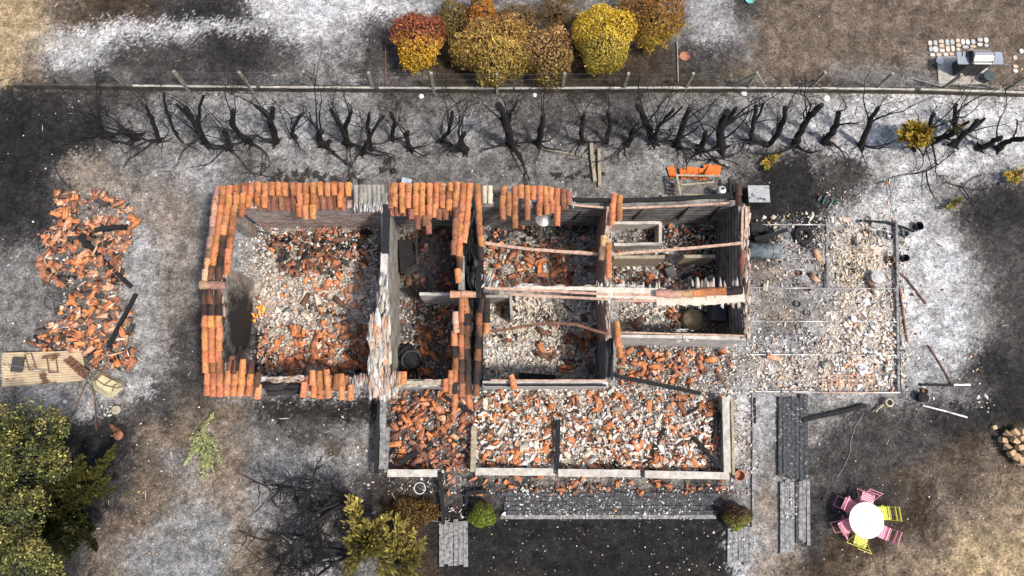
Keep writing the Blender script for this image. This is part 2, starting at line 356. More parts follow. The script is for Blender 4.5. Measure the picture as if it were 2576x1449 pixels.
# soft spots: centre, radii, colour, strength
SPOT = [(1300,275,340,34,'g',.75),(1150,360,400,50,'l',.45),(500,300,200,60,'l',.5),(2500,1350,120,90,'t',.55),(2300,1435,200,34,'t',.55),(2550,1260,60,60,'t',.6),(2420,1180,120,60,'b',.5),(440,700,60,240,'p',.35),(540,1260,70,140,'p',.4),(380,1250,60,60,'b',.5),
        (120,250,120,20,'d',.6),(1180,312,34,22,'w',1),(1990,470,50,60,'k',1),(1985,500,75,50,'k',1),(2010,440,30,50,'k',.9),(2035,560,30,40,'k',.9),(2130,455,40,60,'d',.6),(2370,740,60,190,'w',.75),(2400,900,50,90,'w',.45),(2540,540,110,60,'k',.55),
        (2560,760,60,200,'d',.5),(600,130,90,40,'k',.75),(360,135,90,40,'d',.8),(700,160,60,50,'d',.8),(520,22,90,28,'k',.8),(850,25,60,20,'w',.6),(300,130,20,12,'w',.0),
        (200,100,120,26,'w',.8),(330,80,160,20,'w',.8),(560,60,130,16,'w',.9),(800,60,110,34,'w',.8),(870,110,40,40,'l',.8),(960,110,50,60,'d',.7),(870,205,60,14,'l',.8),(690,200,40,14,'l',.7),  # dark grey spot left of the red round shrub paints its cast shadow
        (60,60,50,60,'t',.5),(230,35,60,30,'n',.6),(1770,60,40,40,'l',.9),(1010,160,30,40,'d',.6),(800,760,170,215,'r',.8),(1080,760,90,215,'d',.7),(1370,800,170,200,'r',.8),(1690,700,150,160,'l',.5),(1700,930,160,60,'f',.6),(1080,1090,110,110,'d',.7),(1500,1090,340,110,'r',.8),(220,600,90,110,'f',.8),(220,760,100,110,'f',.8),(230,880,110,50,'f',.8),(1440,140,60,60,'n',.6),(1250,180,110,30,'n',.8),(1720,200,60,20,'n',.7),
        (2070,210,60,16,'n',.6),(2460,150,130,18,'p',.4),(120,340,140,60,'k',.8),(60,560,90,50,'k',.6),(200,420,60,30,'p',.9),(370,520,40,60,'p',.6),(480,610,40,120,'p',.35),
        (370,620,30,40,'w',.45),(370,700,30,60,'l',.6),(360,980,30,20,'w',.9),(460,890,30,80,'d',.7),(150,1010,60,25,'l',.6),(250,1110,80,60,'k',.9),(100,1330,120,120,'k',.7),
        (420,1270,60,80,'b',.6),(470,1330,80,60,'s',.7),(430,1400,150,50,'s',.9),(530,1330,50,60,'s',.5),(600,1300,40,150,'p',.35),(500,1180,40,60,'p',.4),
        (700,1110,110,60,'g',.8),(860,1120,90,60,'g',.7),(740,1170,80,26,'l',.6),(720,1025,60,22,'k',.8),(850,1030,80,26,'k',.7),(770,1085,60,24,'d',.5),(800,1160,90,26,'l',.6),(700,1160,40,30,'l',.4),(930,1010,30,30,'k',.9),(840,1130,30,20,'n',.6),
        (770,1380,80,50,'l',.4),(1000,1290,70,60,'n',.8),(1040,1400,60,40,'n',.7),(1015,650,50,60,'k',.75),(1080,610,60,40,'k',.6),(1380,560,110,30,'k',.85),(1250,600,30,40,'k',.7),
        (1700,600,120,20,'k',.8),(1800,640,30,70,'k',.8),(1240,900,40,40,'w',.9),(1730,780,80,30,'d',.6),(1820,800,20,40,'k',.8),(640,880,20,80,'k',.9),(660,620,20,60,'d',.6),(820,620,120,30,'k',.7),  # black spots along the right end wall paint the shade on the floor
        (1030,900,30,40,'k',.95),(2160,860,110,120,'r',.8),(1990,930,110,40,'r',.7),(2160,640,80,80,'r',.7),(1955,690,45,28,'p',.9),(1960,790,50,28,'p',.8),(2140,660,60,50,'t',.35),(2035,592,30,30,'k',1),(1920,595,45,30,'k',1),
        (1885,1020,30,60,'w',.7),(1980,1180,60,60,'l',.3),(1905,1150,25,200,'l',.5),(2200,1010,160,16,'l',.8),(2420,1000,60,20,'l',.6),(1935,1300,24,130,'p',.6),(1860,1370,40,22,'w',1),
        (2500,1290,80,40,'b',.5),(2560,1400,60,60,'t',.8),(2440,1430,80,30,'t',.7),(2230,1440,80,20,'b',.6),(2330,1200,120,50,'b',.35),(2200,1250,100,40,'k',.5),(2420,1060,80,40,'k',.6),
        (1500,1375,260,60,'k',.8),(1310,1440,80,20,'n',.5),(2290,1030,60,20,'g',.5),(1750,1440,60,20,'n',.6),(1570,440,60,30,'l',.6),(1860,420,60,20,'l',.5),(2470,430,90,30,'w',.4)]
def groundcol(px, py):
    wx = px + 46*fbm(px, py, .012, 4, 1) + 24*fbm(px, py, .06, 3, 5); wy = py + 46*fbm(px, py, .012, 4, 2) + 24*fbm(px, py, .06, 3, 6)
    jx = np.random.default_rng(3); wx = wx + jx.normal(0, 11, wx.shape); wy = wy + jx.normal(0, 11, wx.shape)
    gx = np.clip(wx/56-.5, 0, 44.999); gy = np.clip(wy/56-.5, 0, 24.999)
    xi = gx.astype(int); yi = gy.astype(int)
    sm = lambda t: np.clip((t-.5)*1.5+.5, 0, 1)
    fx = sm(gx-xi)[:, None]; fy = sm(gy-yi)[:, None]
    L = np.log(GC)
    c = (L[yi, xi]*(1-fx)+L[yi, xi+1]*fx)*(1-fy)+(L[yi+1, xi]*(1-fx)+L[yi+1, xi+1]*fx)*fy
    for x, y, rx, ry, k, s in SPOT:
        d = np.sqrt(((wx-x)/rx)**2+((wy-y)/ry)**2)
        a = (np.clip(1.35-d, 0, .7)/.7*s)[:, None]
        c = c*(1-a)+np.log(np.array(CAT[k]))*a
    c = c + (fbm(px, py, .05, 4, 9)*1.1)[:, None]
    return np.exp(c)
MOUND = [(225,560,110,60,.15),(220,680,110,90,.35),(260,840,90,70,.3),(800,640,140,70,.25),(800,870,150,90,.25),(1080,640,70,90,.1),(1090,880,60,80,.12),(1380,670,140,60,.15),
         (1400,860,130,90,.08),(1690,650,120,80,.1),(1700,800,120,40,.12),(1690,920,120,60,.18),(1080,1090,110,100,.28),(1330,1110,140,90,.22),(1650,1100,190,100,.24),(2100,620,160,60,.12),(2120,860,170,130,.08)]
def gz(X, Y):
    P = np.stack([X, Y, np.zeros_like(X)], -1); px, py = topix(P)
    z = .05*fbm(X, Y, 1.3, 3, 3)+.035*fbm(X, Y, 6, 3, 4)
    for x, y, rx, ry, h in MOUND:
        d = ((px-x)/rx)**2+((py-y)/ry)**2
        z = z + h*np.clip(1.2-d, 0, 1)
    return z
def axis(lo, hi, st, far):
    a = np.arange(lo, hi+1e-6, st); e = np.array([.4, 1.2, 3, 7, 15, 35, 80]); e = e[e < far]
    return np.concatenate([lo-e[::-1], a, hi+e])
def make_ground():
    xs = axis(-18.6, 18.2, .052, 90); ys = axis(-6.6, 14.6, .052, 90)
    X, Y = np.meshgrid(xs, ys); X = X.ravel(); Y = Y.ravel()
    px, py = topix(np.stack([X, Y, np.zeros_like(X)], -1)); far = (np.abs(X) > 19) | (Y > 15) | (Y < -7)
    px = np.where(far, np.clip(px, -200, 2776), px); py = np.where(far, np.clip(py, -200, 1650), py)
    C = groundcol(px, py); Z = gz(X, Y)
    nx, ny = len(xs), len(ys); i = np.arange(ny-1)[:, None]*nx+np.arange(nx-1)[None]
    q = np.stack([i, i+1, i+nx+1, i+nx], -1).reshape(-1, 4)
    me = bpy.data.meshes.new('ground'); me.vertices.add(nx*ny); me.vertices.foreach_set('co', np.stack([X, Y, Z], -1).ravel())
    me.loops.add(len(q)*4); me.loops.foreach_set('vertex_index', q.ravel().astype(np.int32))
    me.polygons.add(len(q)); me.polygons.foreach_set('loop_start', np.arange(len(q), dtype=np.int32)*4); me.polygons.foreach_set('loop_total', np.full(len(q), 4, np.int32))
    me.update(); a = me.color_attributes.new('Col', 'FLOAT_COLOR', 'POINT'); a.data.foreach_set('color', np.concatenate([C, np.ones((len(C), 1))], 1).ravel())
    me.polygons.foreach_set('use_smooth', [True]*len(q))
    o = link('ground', me, None, (0, 0, 0), M['ground']); tag(o, kind='structure', label='burnt garden soil patched with white ash and black char')
make_ground()
# ================= palettes
PAL = dict(white=(.68,.66,.63), cream=(.66,.56,.43), ivory=(.68,.60,.48), pinkish=(.60,.43,.34), grey=(.33,.32,.30), mid=(.17,.16,.15), dark=(.055,.05,.047), black=(.016,.015,.015),
           orange=(.62,.235,.095), dull=(.40,.165,.090), brown=(.17,.088,.058), pale=(.64,.36,.22), yellow=(.62,.42,.16), ash=(.56,.56,.57), sooty=(.12,.055,.035))
def pick(pal, n, jit=.16):
    ks = list(pal); p = np.array([pal[k] for k in ks], float); p /= p.sum()
    c = np.array([PAL[k] for k in ks])[rng.choice(len(ks), n, p=p)]
    return np.clip(c*np.exp(rng.normal(0, jit, (n, 1))), .005, .85)
def inpoly(px, py, poly):
    r = np.zeros(px.shape, bool); n = len(poly); j = n-1
    for i in range(n):
        xi, yi = poly[i]; xj, yj = poly[j]
        r ^= ((yi > py) != (yj > py)) & (px < (xj-xi)*(py-yi)/(yj-yi+1e-9)+xi); j = i
    return r
def spread(shape, dens, clump=.5, edge=0):
    """points on the ground inside a rectangle (x0,y0,x1,y1) or polygon read off the photo"""
    if isinstance(shape[0], (int, float)): x0, y0, x1, y1 = shape; poly = None
    else: poly = shape; x0 = min(p[0] for p in poly); x1 = max(p[0] for p in poly); y0 = min(p[1] for p in poly); y1 = max(p[1] for p in poly)
    n = int((x1-x0)*(y1-y0)/78**2*dens)
    px = rng.uniform(x0, x1, n); py = rng.uniform(y0, y1, n)
    if poly: k = inpoly(px+12*fbm(px, py, .05, 2, 3)*2, py+12*fbm(px, py, .05, 2, 4)*2, poly); px, py = px[k], py[k]
    if clump: k = rng.random(len(px)) < np.clip(.5+clump*3*fbm(px, py, .03, 3, 12), .05, 1); px, py = px[k], py[k]
    if edge: k = rng.random(len(px)) < np.clip(np.minimum(np.minimum(px-x0, x1-px), np.minimum(py-y0, y1-py))/edge, 0, 1); px, py = px[k], py[k]
    return px, py
def ground_pts(px, py, zlo, zhi):
    P = atn(px, py, .1); z = gz(P[:, 0], P[:, 1]) + rng.uniform(zlo, zhi, len(px)); P[:, 2] = z
    return P
def scatter(S, shape, dens, pal, size=(.03, .08), th=(.01, .04), z=(0, .10), tilt=.35, aspect=(1, 1.8), clump=.5, yaw=None, edge=0):
    if dens > 100: scatter(S, shape, dens*.95, dict(pal, pinkish=pal.get('pinkish', .3)+1.2, dull=pal.get('dull', 0)+.8), (.008, .026), (.004, .012), (z[0], z[1]*.9), .5, (1, 3), clump*.5, yaw, edge) if size[1] > .03 else None
    if aspect == (1, 1.8) and size[1] >= .05: aspect = (1.1, 2.8); th = (th[0]*.6, th[1]*.6)
    if dens > 100: size = (size[0]*.85, size[1]*1.05)
    px, py = spread(shape, dens, clump, edge); n = len(px)
    if not n: return
    P = ground_pts(px, py, *z); A = size[0]+(size[1]-size[0])*rng.random(n)**1.6; A *= np.where(rng.random(n) < .07, 1.9, 1); B = A/rng.uniform(*aspect, n)
    yw = rng.uniform(0, 6.28, n) if yaw is None else rng.normal(yaw, .25, n)
    chips(S, P, A, B, rng.uniform(*th, n), yw, tilt, pick(pal, n))
def tilefrags(S, shape, dens, pal, L=(.10, .34), z=(.02, .18), clump=.5):
    L = (.06, L[1]*.88); px, py = spread(shape, dens*1.1, clump); n = len(px)
    scatter(S, shape, dens*1.0, pal, (.025, .085), (.008, .02), (z[0], z[1]*.8), .5, (1, 2.2), clump)
    if not n: return
    P = ground_pts(px, py, *z)
    frags(S, P, rng.uniform(*L, n), rng.uniform(.07, .10, n), rng.uniform(1.2, 3.1, n), rng.uniform(0, 6.28, n), rng.normal(0, .5, n), rng.normal(0, .3, n), pick(pal, n), rng.random(n) < .35)
HEAP = [(130,500),(170,480),(300,492),(345,535),(330,600),(312,650),(318,720),(300,745),(325,790),(340,840),(318,880),(362,905),(320,935),(250,925),(205,885),(120,885),(60,862),(100,830),(150,800),(170,740),(112,700),(90,655),(140,640),(98,590),(140,575)]
chw = dict(white=6, ivory=4, cream=2.5, grey=1.6, pinkish=2, mid=.7, dull=.5)
chc = dict(cream=5, ivory=4, white=2.5, pinkish=3.5, grey=.7, mid=.3)
chg = dict(grey=3, white=2, mid=2, dark=1.5, ash=2)
org = dict(orange=6, dull=3, pale=2, brown=1, black=.4)
ors = dict(dull=4, brown=4, sooty=3, orange=1.5, black=2.5, dark=1)
# ---- rubble: uncountable crumbs, one mass per place
def mass(name, label, cat, fill, mt='rub'):
    S = Soup(); fill(S)
    if S.n: tag(S.build(name, mt), label, cat, kind='stuff')
def f(S):
    scatter(S, HEAP, 190, dict(white=4, grey=4, orange=3, pinkish=2, mid=2, dark=2, brown=2, dull=2), (.02, .07))
    scatter(S, HEAP, 14, dict(black=2, brown=2, pale=2, ivory=1), (.10, .22), (.01, .03), (.1, .3), .3, (4, 9))
    scatter(S, (90, 480, 350, 930), 10, chg, (.02, .05), z=(0, .02))
    tilefrags(S, HEAP, 40, dict(orange=5, dull=4, pale=3, brown=1.5, black=1.3), (.12, .36), (.0, .22), .2)
mass('tile_heap', 'heap of broken orange roof tile left of the house', 'rubble', f)
R1 = (648, 566, 950, 950); R2 = (1004, 562, 1150, 950); R3 = (1214, 560, 1528, 722); R3b = (1220, 745, 1528, 958); R4 = (1542, 560, 1812, 722); R4b = (1562, 742, 1830, 840); R5 = (1556, 868, 1850, 985)
def f(S):
    scatter(S, R1, 330, chw, (.022, .07), clump=.2, z=(0, .16))
    for bx in (R1, R3, R3b, R4, R4b, R5, (980, 990, 1830, 1185), (1890, 540, 2290, 990)): scatter(S, bx, 30, dict(black=4, dark=3, mid=3, sooty=1), (.02, .07), (.01, .03), (.05, .2), .4, (1.2, 3.5), .9)
    for bx in (R1, R3, R3b, R4, R4b, R5, (980, 990, 1830, 1185)): scatter(S, bx, 1.6, dict(black=3, dark=3, brown=3, grey=1), (.14, .40), (.015, .03), (.1, .24), .2, (7, 14), .3)
    scatter(S, (655, 690, 950, 810), 160, dict(cream=4, ivory=3, white=3, grey=2, mid=1), (.03, .08))
    scatter(S, (650, 566, 950, 640), 90, dict(grey=3, mid=3, white=3, dark=1), (.02, .06))
    tilefrags(S, [(680,600),(760,580),(930,585),(945,640),(900,690),(760,700),(690,670)], 62, ors, (.12, .38), (.05, .25), .1)
    tilefrags(S, [(740,690),(930,690),(890,740),(860,780),(800,740)], 20, org)
    tilefrags(S, [(650,850),(760,840),(850,800),(940,810),(940,940),(780,935),(660,945)], 55, org, (.10, .36), (.04, .22), .1)
    tilefrags(S, (700, 770, 880, 840), 12, dict(grey=3, mid=3, brown=1))
    tilefrags(S, (650, 700, 950, 830), 8, dict(pale=3, orange=2, grey=2))
    scatter(S, (648, 820, 700, 950), 60, dict(black=4, dark=3, mid=1), (.03, .09))
mass('rubble', 'ash and broken tiles filling the large room at the left end of the house', 'rubble', f)
def f(S):
    scatter(S, (1004, 562, 1150, 740), 260, dict(dark=3, mid=3, sooty=3, brown=3, grey=2, dull=1.5), (.03, .08))
    scatter(S, (1004, 750, 1150, 950), 300, dict(cream=3, grey=3, white=2, mid=2, dull=2), (.025, .07))
    tilefrags(S, (1010, 580, 1150, 730), 44, dict(sooty=3, brown=4, dull=3, orange=.5, black=1), clump=.1)
    tilefrags(S, (1015, 740, 1150, 800), 12, dict(brown=3, dull=2, grey=2))
    tilefrags(S, (1055, 810, 1150, 945), 34, dict(dull=4, orange=3, brown=2), clump=.2)
    scatter(S, (1055, 730, 1150, 780), 60, dict(ash=3, grey=2, black=2), (.03, .07))
mass('rubble', 'sooty tile rubble in the narrow room left of the double party wall', 'rubble', f)
def f(S):
    scatter(S, (1214, 560, 1528, 625), 110, dict(dark=3, black=2, ash=2, mid=2, grey=1), (.02, .07))
    scatter(S, (1214, 620, 1528, 722), 290, dict(white=3, ivory=4, grey=2, cream=2, mid=1), (.025, .07))
    tilefrags(S, (1225, 610, 1420, 715), 34, dict(dull=5, orange=3, brown=2), clump=.3)
    tilefrags(S, (1380, 590, 1528, 720), 18, dict(brown=3, dull=3, grey=2, mid=1))
    tilefrags(S, (1300, 560, 1528, 610), 16, dict(sooty=4, brown=3, black=2))
    scatter(S, R3b, 330, dict(ivory=5, cream=4, white=3, grey=1, pinkish=1), (.03, .08), clump=.15)
    scatter(S, (1285, 745, 1528, 830), 120, dict(ivory=5, cream=3, white=1), (.07, .17), (.01, .03), (.06, .16), .35, (2.5, 6), .2)
    scatter(S, (1215, 860, 1330, 950), 170, dict(ash=6, white=3, grey=2), (.03, .10), clump=.1)
    tilefrags(S, (1370, 800, 1528, 920), 20, dict(orange=2, dull=3, brown=3, mid=2), clump=.4)
    tilefrags(S, (1220, 750, 1300, 860), 10, ors)
    scatter(S, (1330, 880, 1528, 955), 50, dict(ivory=3, white=3, mid=1), (.06, .15), (.01, .03), (.06, .12), .3, (2, 5))
mass('rubble', 'cream plaster and timber rubble in the two middle rooms right of the party wall', 'rubble', f)
def f(S):
    scatter(S, R4, 260, dict(grey=3, cream=3, white=2, mid=2, dark=1), (.025, .07))
    scatter(S, (1545, 690, 1812, 735), 120, dict(ivory=4, cream=3, white=2), (.04, .10))
    scatter(S, (1690, 590, 1800, 650), 60, dict(ivory=3, cream=3, dull=2), (.05, .13), aspect=(2, 5))
    tilefrags(S, R4, 18, dict(dull=3, brown=4, orange=2, grey=1))
    scatter(S, (1740, 562, 1812, 720), 60, dict(black=3, dark=3), (.04, .09))  # dark chips colour in the shade beside the right end wall
    scatter(S, R4b, 320, dict(ivory=4, cream=4, white=2, pinkish=1.5, mid=1), (.03, .08), clump=.2)
    tilefrags(S, (1680, 745, 1830, 835), 24, dict(brown=4, dull=3, orange=1))
    scatter(S, (1562, 745, 1700, 800), 60, dict(ivory=4, cream=3), (.06, .14), aspect=(2, 5))
mass('rubble', 'grey and cream rubble in the two rooms at the right end of the house', 'rubble', f)
def f(S):
    scatter(S, R5, 350, chw, (.022, .06), clump=.15)
    tilefrags(S, (1560, 885, 1700, 960), 34, dict(orange=5, dull=4, brown=1), clump=.2)
    tilefrags(S, (1690, 875, 1810, 950), 24, dict(orange=4, dull=4, brown=3), clump=.4)
    scatter(S, (1840, 860, 1900, 1190), 130, chw, (.02, .06))
    scatter(S, (1195, 975, 1840, 1190), 380, dict(white=5, ivory=4, grey=2, cream=1.5, mid=.5), (.022, .075), z=(0, .2), clump=.12)
    scatter(S, (1195, 1040, 1820, 1185), 34, dict(white=5, ivory=3), (.08, .18), (.01, .03), (.10, .22), .3, (2, 4))
    tilefrags(S, (1195, 985, 1830, 1185), 22, dict(orange=6, dull=4, brown=1, pale=1), clump=.35)
    for bx in (R1, R3, (1195, 985, 1830, 1185), R5): tilefrags(S, bx, 7, dict(orange=4, dull=3, pale=2, brown=1), (.05, .2), (.02, .16), .6)
    tilefrags(S, (1195, 1060, 1600, 1185), 15, org, clump=.2)
    tilefrags(S, (1600, 1090, 1800, 1180), 26, org, clump=.2)
mass('rubble', 'white rubble strewn with orange tile shards inside the low walled veranda', 'rubble', f)
def f(S):
    scatter(S, (978, 985, 1190, 1185), 280, dict(grey=3, dull=3, mid=2, pinkish=1.5, white=1.5, brown=2), (.025, .07), clump=.15)
    tilefrags(S, (985, 985, 1190, 1180), 44, dict(orange=3, dull=5, brown=3, black=1, pale=1), (.12, .36), (.03, .2), .15)
mass('tile_heap', 'dense reddish tile rubble in the left bay of the low walled veranda', 'rubble', f)
def f(S):
    A = [(1888,545),(2120,530),(2260,560),(2270,980),(1890,985)]
    scatter(S, A, 55, chc, (.025, .07), z=(0, .05), clump=.55)
    scatter(S, (2060, 540, 2290, 985), 150, chc, (.03, .085), (.006, .02), z=(0, .05), tilt=.2, clump=.35, edge=14)
    scatter(S, A, 120, dict(white=4, cream=3, pinkish=2, grey=2, mid=1), (.008, .024), (.004, .01), (0, .03), .3, (1, 3), .5)
    scatter(S, (2240, 540, 2330, 1010), 40, chc, (.012, .05), (.006, .02), (0, .02), .2, (1, 3), .8, None, 24)
    scatter(S, (1890, 880, 2260, 985), 90, dict(white=5, cream=2, pinkish=2), (.02, .08), (.006, .02), (0, .05), .2, (1, 2.6), .2)
    scatter(S, (2080, 735, 2255, 985), 110, dict(white=5, cream=3, pinkish=2), (.02, .09), (.006, .02), (0, .05), .2, (1, 2.4), .2)
    scatter(S, (1890, 830, 2100, 985), 110, dict(cream=4, white=4, pinkish=2), (.025, .075), z=(0, .06), clump=.35)
    scatter(S, (2060, 580, 2200, 720), 130, dict(yellow=3, cream=4, ivory=2, brown=.4), (.02, .06), z=(0, .07), clump=.2)
    scatter(S, (1900, 540, 2060, 660), 70, dict(cream=3, brown=1.5, pinkish=2, mid=2, yellow=1), (.03, .09), z=(0, .08), clump=.4)
    scatter(S, (2110, 800, 2280, 960), 26, dict(white=6, pale=1, cream=2), (.08, .17), (.02, .05), (.04, .1), .15, (1.5, 2.4), .2, 2.4)
    scatter(S, (1960, 900, 2260, 985), 24, dict(white=4, pale=2, pinkish=2), (.07, .14), (.02, .05), (.04, .1), .15, (1.5, 2.4), .2)
    scatter(S, A, 40, dict(black=3, dark=3, mid=3), (.015, .05), z=(0, .04), clump=.4)
    scatter(S, (2080, 560, 2290, 640), 40, dict(black=2, mid=3, grey=3, brown=2), (.03, .10), z=(0, .1))
    scatter(S, (2250, 700, 2330, 1000), 34, dict(cream=3, white=3, black=2, pinkish=2), (.02, .06), z=(0, .03), clump=.5)
mass('rubble', 'cream and white brick rubble over the floor of the burnt shed', 'rubble', f)
def f(S):
    scatter(S, (2050, 440, 2250, 545), 34, dict(pinkish=4, dull=3, white=2, mid=2), (.03, .08), z=(0, .04), clump=.7, edge=30)
    scatter(S, (2040, 400, 2180, 520), 70, dict(black=1), (.012, .04), z=(0, .02), clump=.9, edge=20)
    scatter(S, (2180, 480, 2330, 900), 10, dict(black=1), (.015, .045), z=(0, .02), clump=.9, edge=30)
    scatter(S, (2300, 860, 2520, 1040), 9, dict(white=5, cream=2, pale=1), (.03, .08), z=(0, .02), clump=.9, edge=30)
    scatter(S, (2460, 1000, 2510, 1040), 40, dict(white=5, cream=2), (.03, .09), z=(0, .03))
    scatter(S, (2300, 990, 2420, 1030), 24, dict(pale=3, cream=2, white=2), (.02, .06), z=(0, .03), edge=20)
mass('debris', 'pink brick bits and charcoal crumbs scattered outside the burnt shed', 'rubble', f)
def f(S):
    scatter(S, (975, 1196, 1840, 1245), 150, dict(white=3, grey=3, mid=3, dark=3, dull=1.5, ivory=1), (.02, .06), z=(0, .06), clump=.4)
    tilefrags(S, (1120, 1196, 1840, 1245), 16, dict(orange=3, dull=4, brown=3))
    scatter(S, (1300, 1225, 1740, 1306), 190, dict(white=4, pinkish=2, grey=2, dark=2), (.015, .045), z=(.05, .09), clump=.6)
    scatter(S, (1110, 1200, 1190, 1310), 80, dict(white=4, pinkish=3, dull=2, mid=2), (.02, .06), z=(.02, .07), clump=.3)
    scatter(S, (1260, 1240, 1800, 1300), 34, dict(white=4, orange=1), (.015, .05), z=(.06, .08))
    scatter(S, (1840, 1000, 1900, 1250), 60, dict(mid=3, dark=3, pinkish=2, white=2, dull=1), (.02, .07), z=(0, .05), clump=.4)
    scatter(S, (1820, 1345, 1900, 1395), 90, dict(white=5, ash=3), (.02, .05), z=(.08, .12), edge=22)
    scatter(S, (1960, 1205, 2010, 1310), 140, dict(ash=3, white=3, cream=2), (.02, .05), z=(.1, .13), edge=12)
mass('debris', 'mixed shards and ash strewn in front of the veranda wall and on the decks', 'rubble', f)
def f(S):
    scatter(S, (640, 1000, 970, 1180), 14, dict(white=3, black=3, mid=3, dull=.5), (.015, .06), z=(0, .02), clump=.8)
    scatter(S, (830, 1100, 970, 1230), 30, dict(white=3, pinkish=2, mid=3, dark=3), (.02, .07), z=(0, .03), clump=.6)
    scatter(S, (650, 1180, 990, 1449), 8, dict(white=3, mid=3, black=3), (.015, .045), z=(0, .02), clump=.8)
    scatter(S, (0, 0, 2576, 1449), 9, dict(black=5, dark=4, mid=2, brown=1), (.010, .035), (.004, .015), (0, .015), .3, (1, 3), .9)
    scatter(S, (0, 0, 2576, 1449), 1.6, dict(dark=3, brown=3, cream=1, grey=2), (.05, .16), (.004, .01), (0, .02), .1, (8, 16), .6)
    scatter(S, (0, 240, 2576, 470), 5, dict(white=3, black=4, mid=2, pinkish=.4), (.012, .04), z=(0, .02), clump=.7)
    scatter(S, (640, 420, 1700, 470), 10, dict(white=2, mid=3, brown=1), (.015, .05), z=(0, .02), clump=.7)
    scatter(S, (1190, 1305, 1830, 1449), 13, dict(white=4, cream=3, yellow=1), (.010, .032), z=(0, .015), clump=.3)
    scatter(S, (1900, 1000, 2576, 1449), 7, dict(white=4, cream=3, black=2), (.010, .032), z=(0, .015), clump=.5)
    scatter(S, (0, 0, 2576, 210), 2.5, dict(white=4, cream=2, yellow=2, black=2), (.010, .03), z=(0, .015), clump=.5)
    scatter(S, (1800, 180, 2180, 215), 30, dict(yellow=3, cream=2, dull=1), (.010, .03), z=(0, .02), clump=.6)
    scatter(S, (280, 960, 640, 1449), 3, dict(white=4, cream=3, yellow=1), (.010, .035), z=(0, .015), clump=.5)
    scatter(S, (300, 1230, 560, 1400), 25, dict(yellow=3, brown=2, cream=1), (.010, .03), z=(0, .015), clump=1)
    scatter(S, (0, 540, 110, 880), 12, dict(white=3, mid=2, black=3), (.015, .05), z=(0, .02), clump=.7)
    scatter(S, (360, 480, 530, 900), 3, dict(white=3, mid=2), (.012, .035), z=(0, .015))
    scatter(S, (380, 1000, 420, 1030), 30, dict(white=1), (.01, .03), z=(0, .02))
mass('litter', 'small pale flakes and dead leaves scattered over the burnt garden', 'litter', f)
# cream patch of rubble seen through the side doorway
mass('rubble', 'white rubble outside the doorway of the left end wall', 'rubble', lambda S: scatter(S, (598, 590, 650, 706), 260, dict(white=5, ivory=3, pinkish=2, dull=.7), (.02, .06), clump=.1))
# ---- whole fallen tiles, each its own object
def tile_mesh(col, L=.42, broken=False):
    S = Soup(); one = np.ones(1)
    frags(S, np.zeros((1, 3)), one*L, one*.10, one*(2.9 if not broken else 2.2), one*0, one*0, one*0, np.array([col]), seg=8)
    V = np.concatenate(S.V); T = np.concatenate(S.T)
    C = np.concatenate(S.C); s = np.clip((V[:, 0]/L+.5)*2-1+rng.normal(0, .1, len(V)), 0, 1)[:, None]*random.choice([0, 0, .9])
    S.C = [C*(1-s)+np.array(PAL['black'])*s]
    o = S.build('fallen_tile', 'tile', origin=(0, 0, 0)); me = o.data; bpy.data.objects.remove(o); return me
TM = {k: [tile_mesh(PAL[k], L) for L in (.42, .36, .42, .3)] for k in ('orange', 'dull', 'pale', 'brown', 'dark', 'grey', 'ivory')}
TP = [(HEAP, 96, dict(orange=4, dull=3, pale=2, dark=1.5), 'in the heap left of the house'),
      ([(680,600),(930,585),(945,640),(900,690),(700,680)], 16, dict(dull=3, brown=3, dark=1), 'in the sooty rear pile of the left room'),
      ([(650,850),(850,805),(940,810),(940,940),(670,940)], 26, dict(orange=4, dull=2, brown=1), 'in the bright front pile of the left room'),
      ([(740,740),(900,740),(860,830),(720,830)], 9, dict(grey=3, brown=1, ivory=1), 'among cream rubble amid the left room'),
      ((1020, 600, 1145, 730), 8, dict(brown=3, dark=1), 'in the smoky narrow room'),
      ((1050, 780, 1150, 940), 10, dict(dull=3, brown=2), 'in the front half of the narrow room'),
      ((1225, 630, 1510, 715), 22, dict(dull=4, orange=3, brown=1), 'in the middle room behind the ridge timbers'),
      ((1350, 800, 1520, 940), 18, dict(brown=3, dull=2, orange=2, grey=1), 'in the middle room before the ridge timbers'),
      ((1560, 690, 1800, 830), 14, dict(brown=3, dull=2, orange=1), 'in the right end rooms'),
      ((1570, 880, 1820, 960), 14, dict(orange=3, dull=3), 'in front of the right end room'),
      ((990, 1000, 1180, 1175), 26, dict(orange=2, dull=3, brown=2), 'in the left bay of the veranda'),
      ((1210, 1000, 1810, 1175), 60, dict(orange=4, dull=2, ivory=1.5), 'in the long bay of the veranda'),
      ((1900, 560, 2260, 960), 8, dict(ivory=3, pale=2), 'on the floor of the burnt shed')]
CN = dict(orange='bright orange', dull='dull red', pale='pale pink orange', brown='brown sooted', dark='blackened', grey='grey scorched', ivory='ash whitened')
for shape, cnt, pl, where in TP:
    px, py = spread(shape, cnt*10/max(1, 1), 0)
    if len(px) < cnt: px, py = spread(shape, 400, 0)
    sel = rng.choice(len(px), cnt, replace=False); P = ground_pts(px[sel], py[sel], .09, .20)
    ks = list(pl); p = np.array([pl[k] for k in ks]); p = p/p.sum()
    for q in P:
        k = ks[rng.choice(len(ks), p=p)]; o = bpy.data.objects.new('fallen_tile', random.choice(TM[k])); COL.objects.link(o)
        o.location = q; o.rotation_euler = (random.gauss(0, .35)+(math.pi if random.random() < .25 else 0), random.gauss(0, .18), random.uniform(0, 6.28))
        tag(o, '%s roof tile %s' % (CN[k], where), 'clay tile', '%s fallen tiles %s' % (CN[k], where))
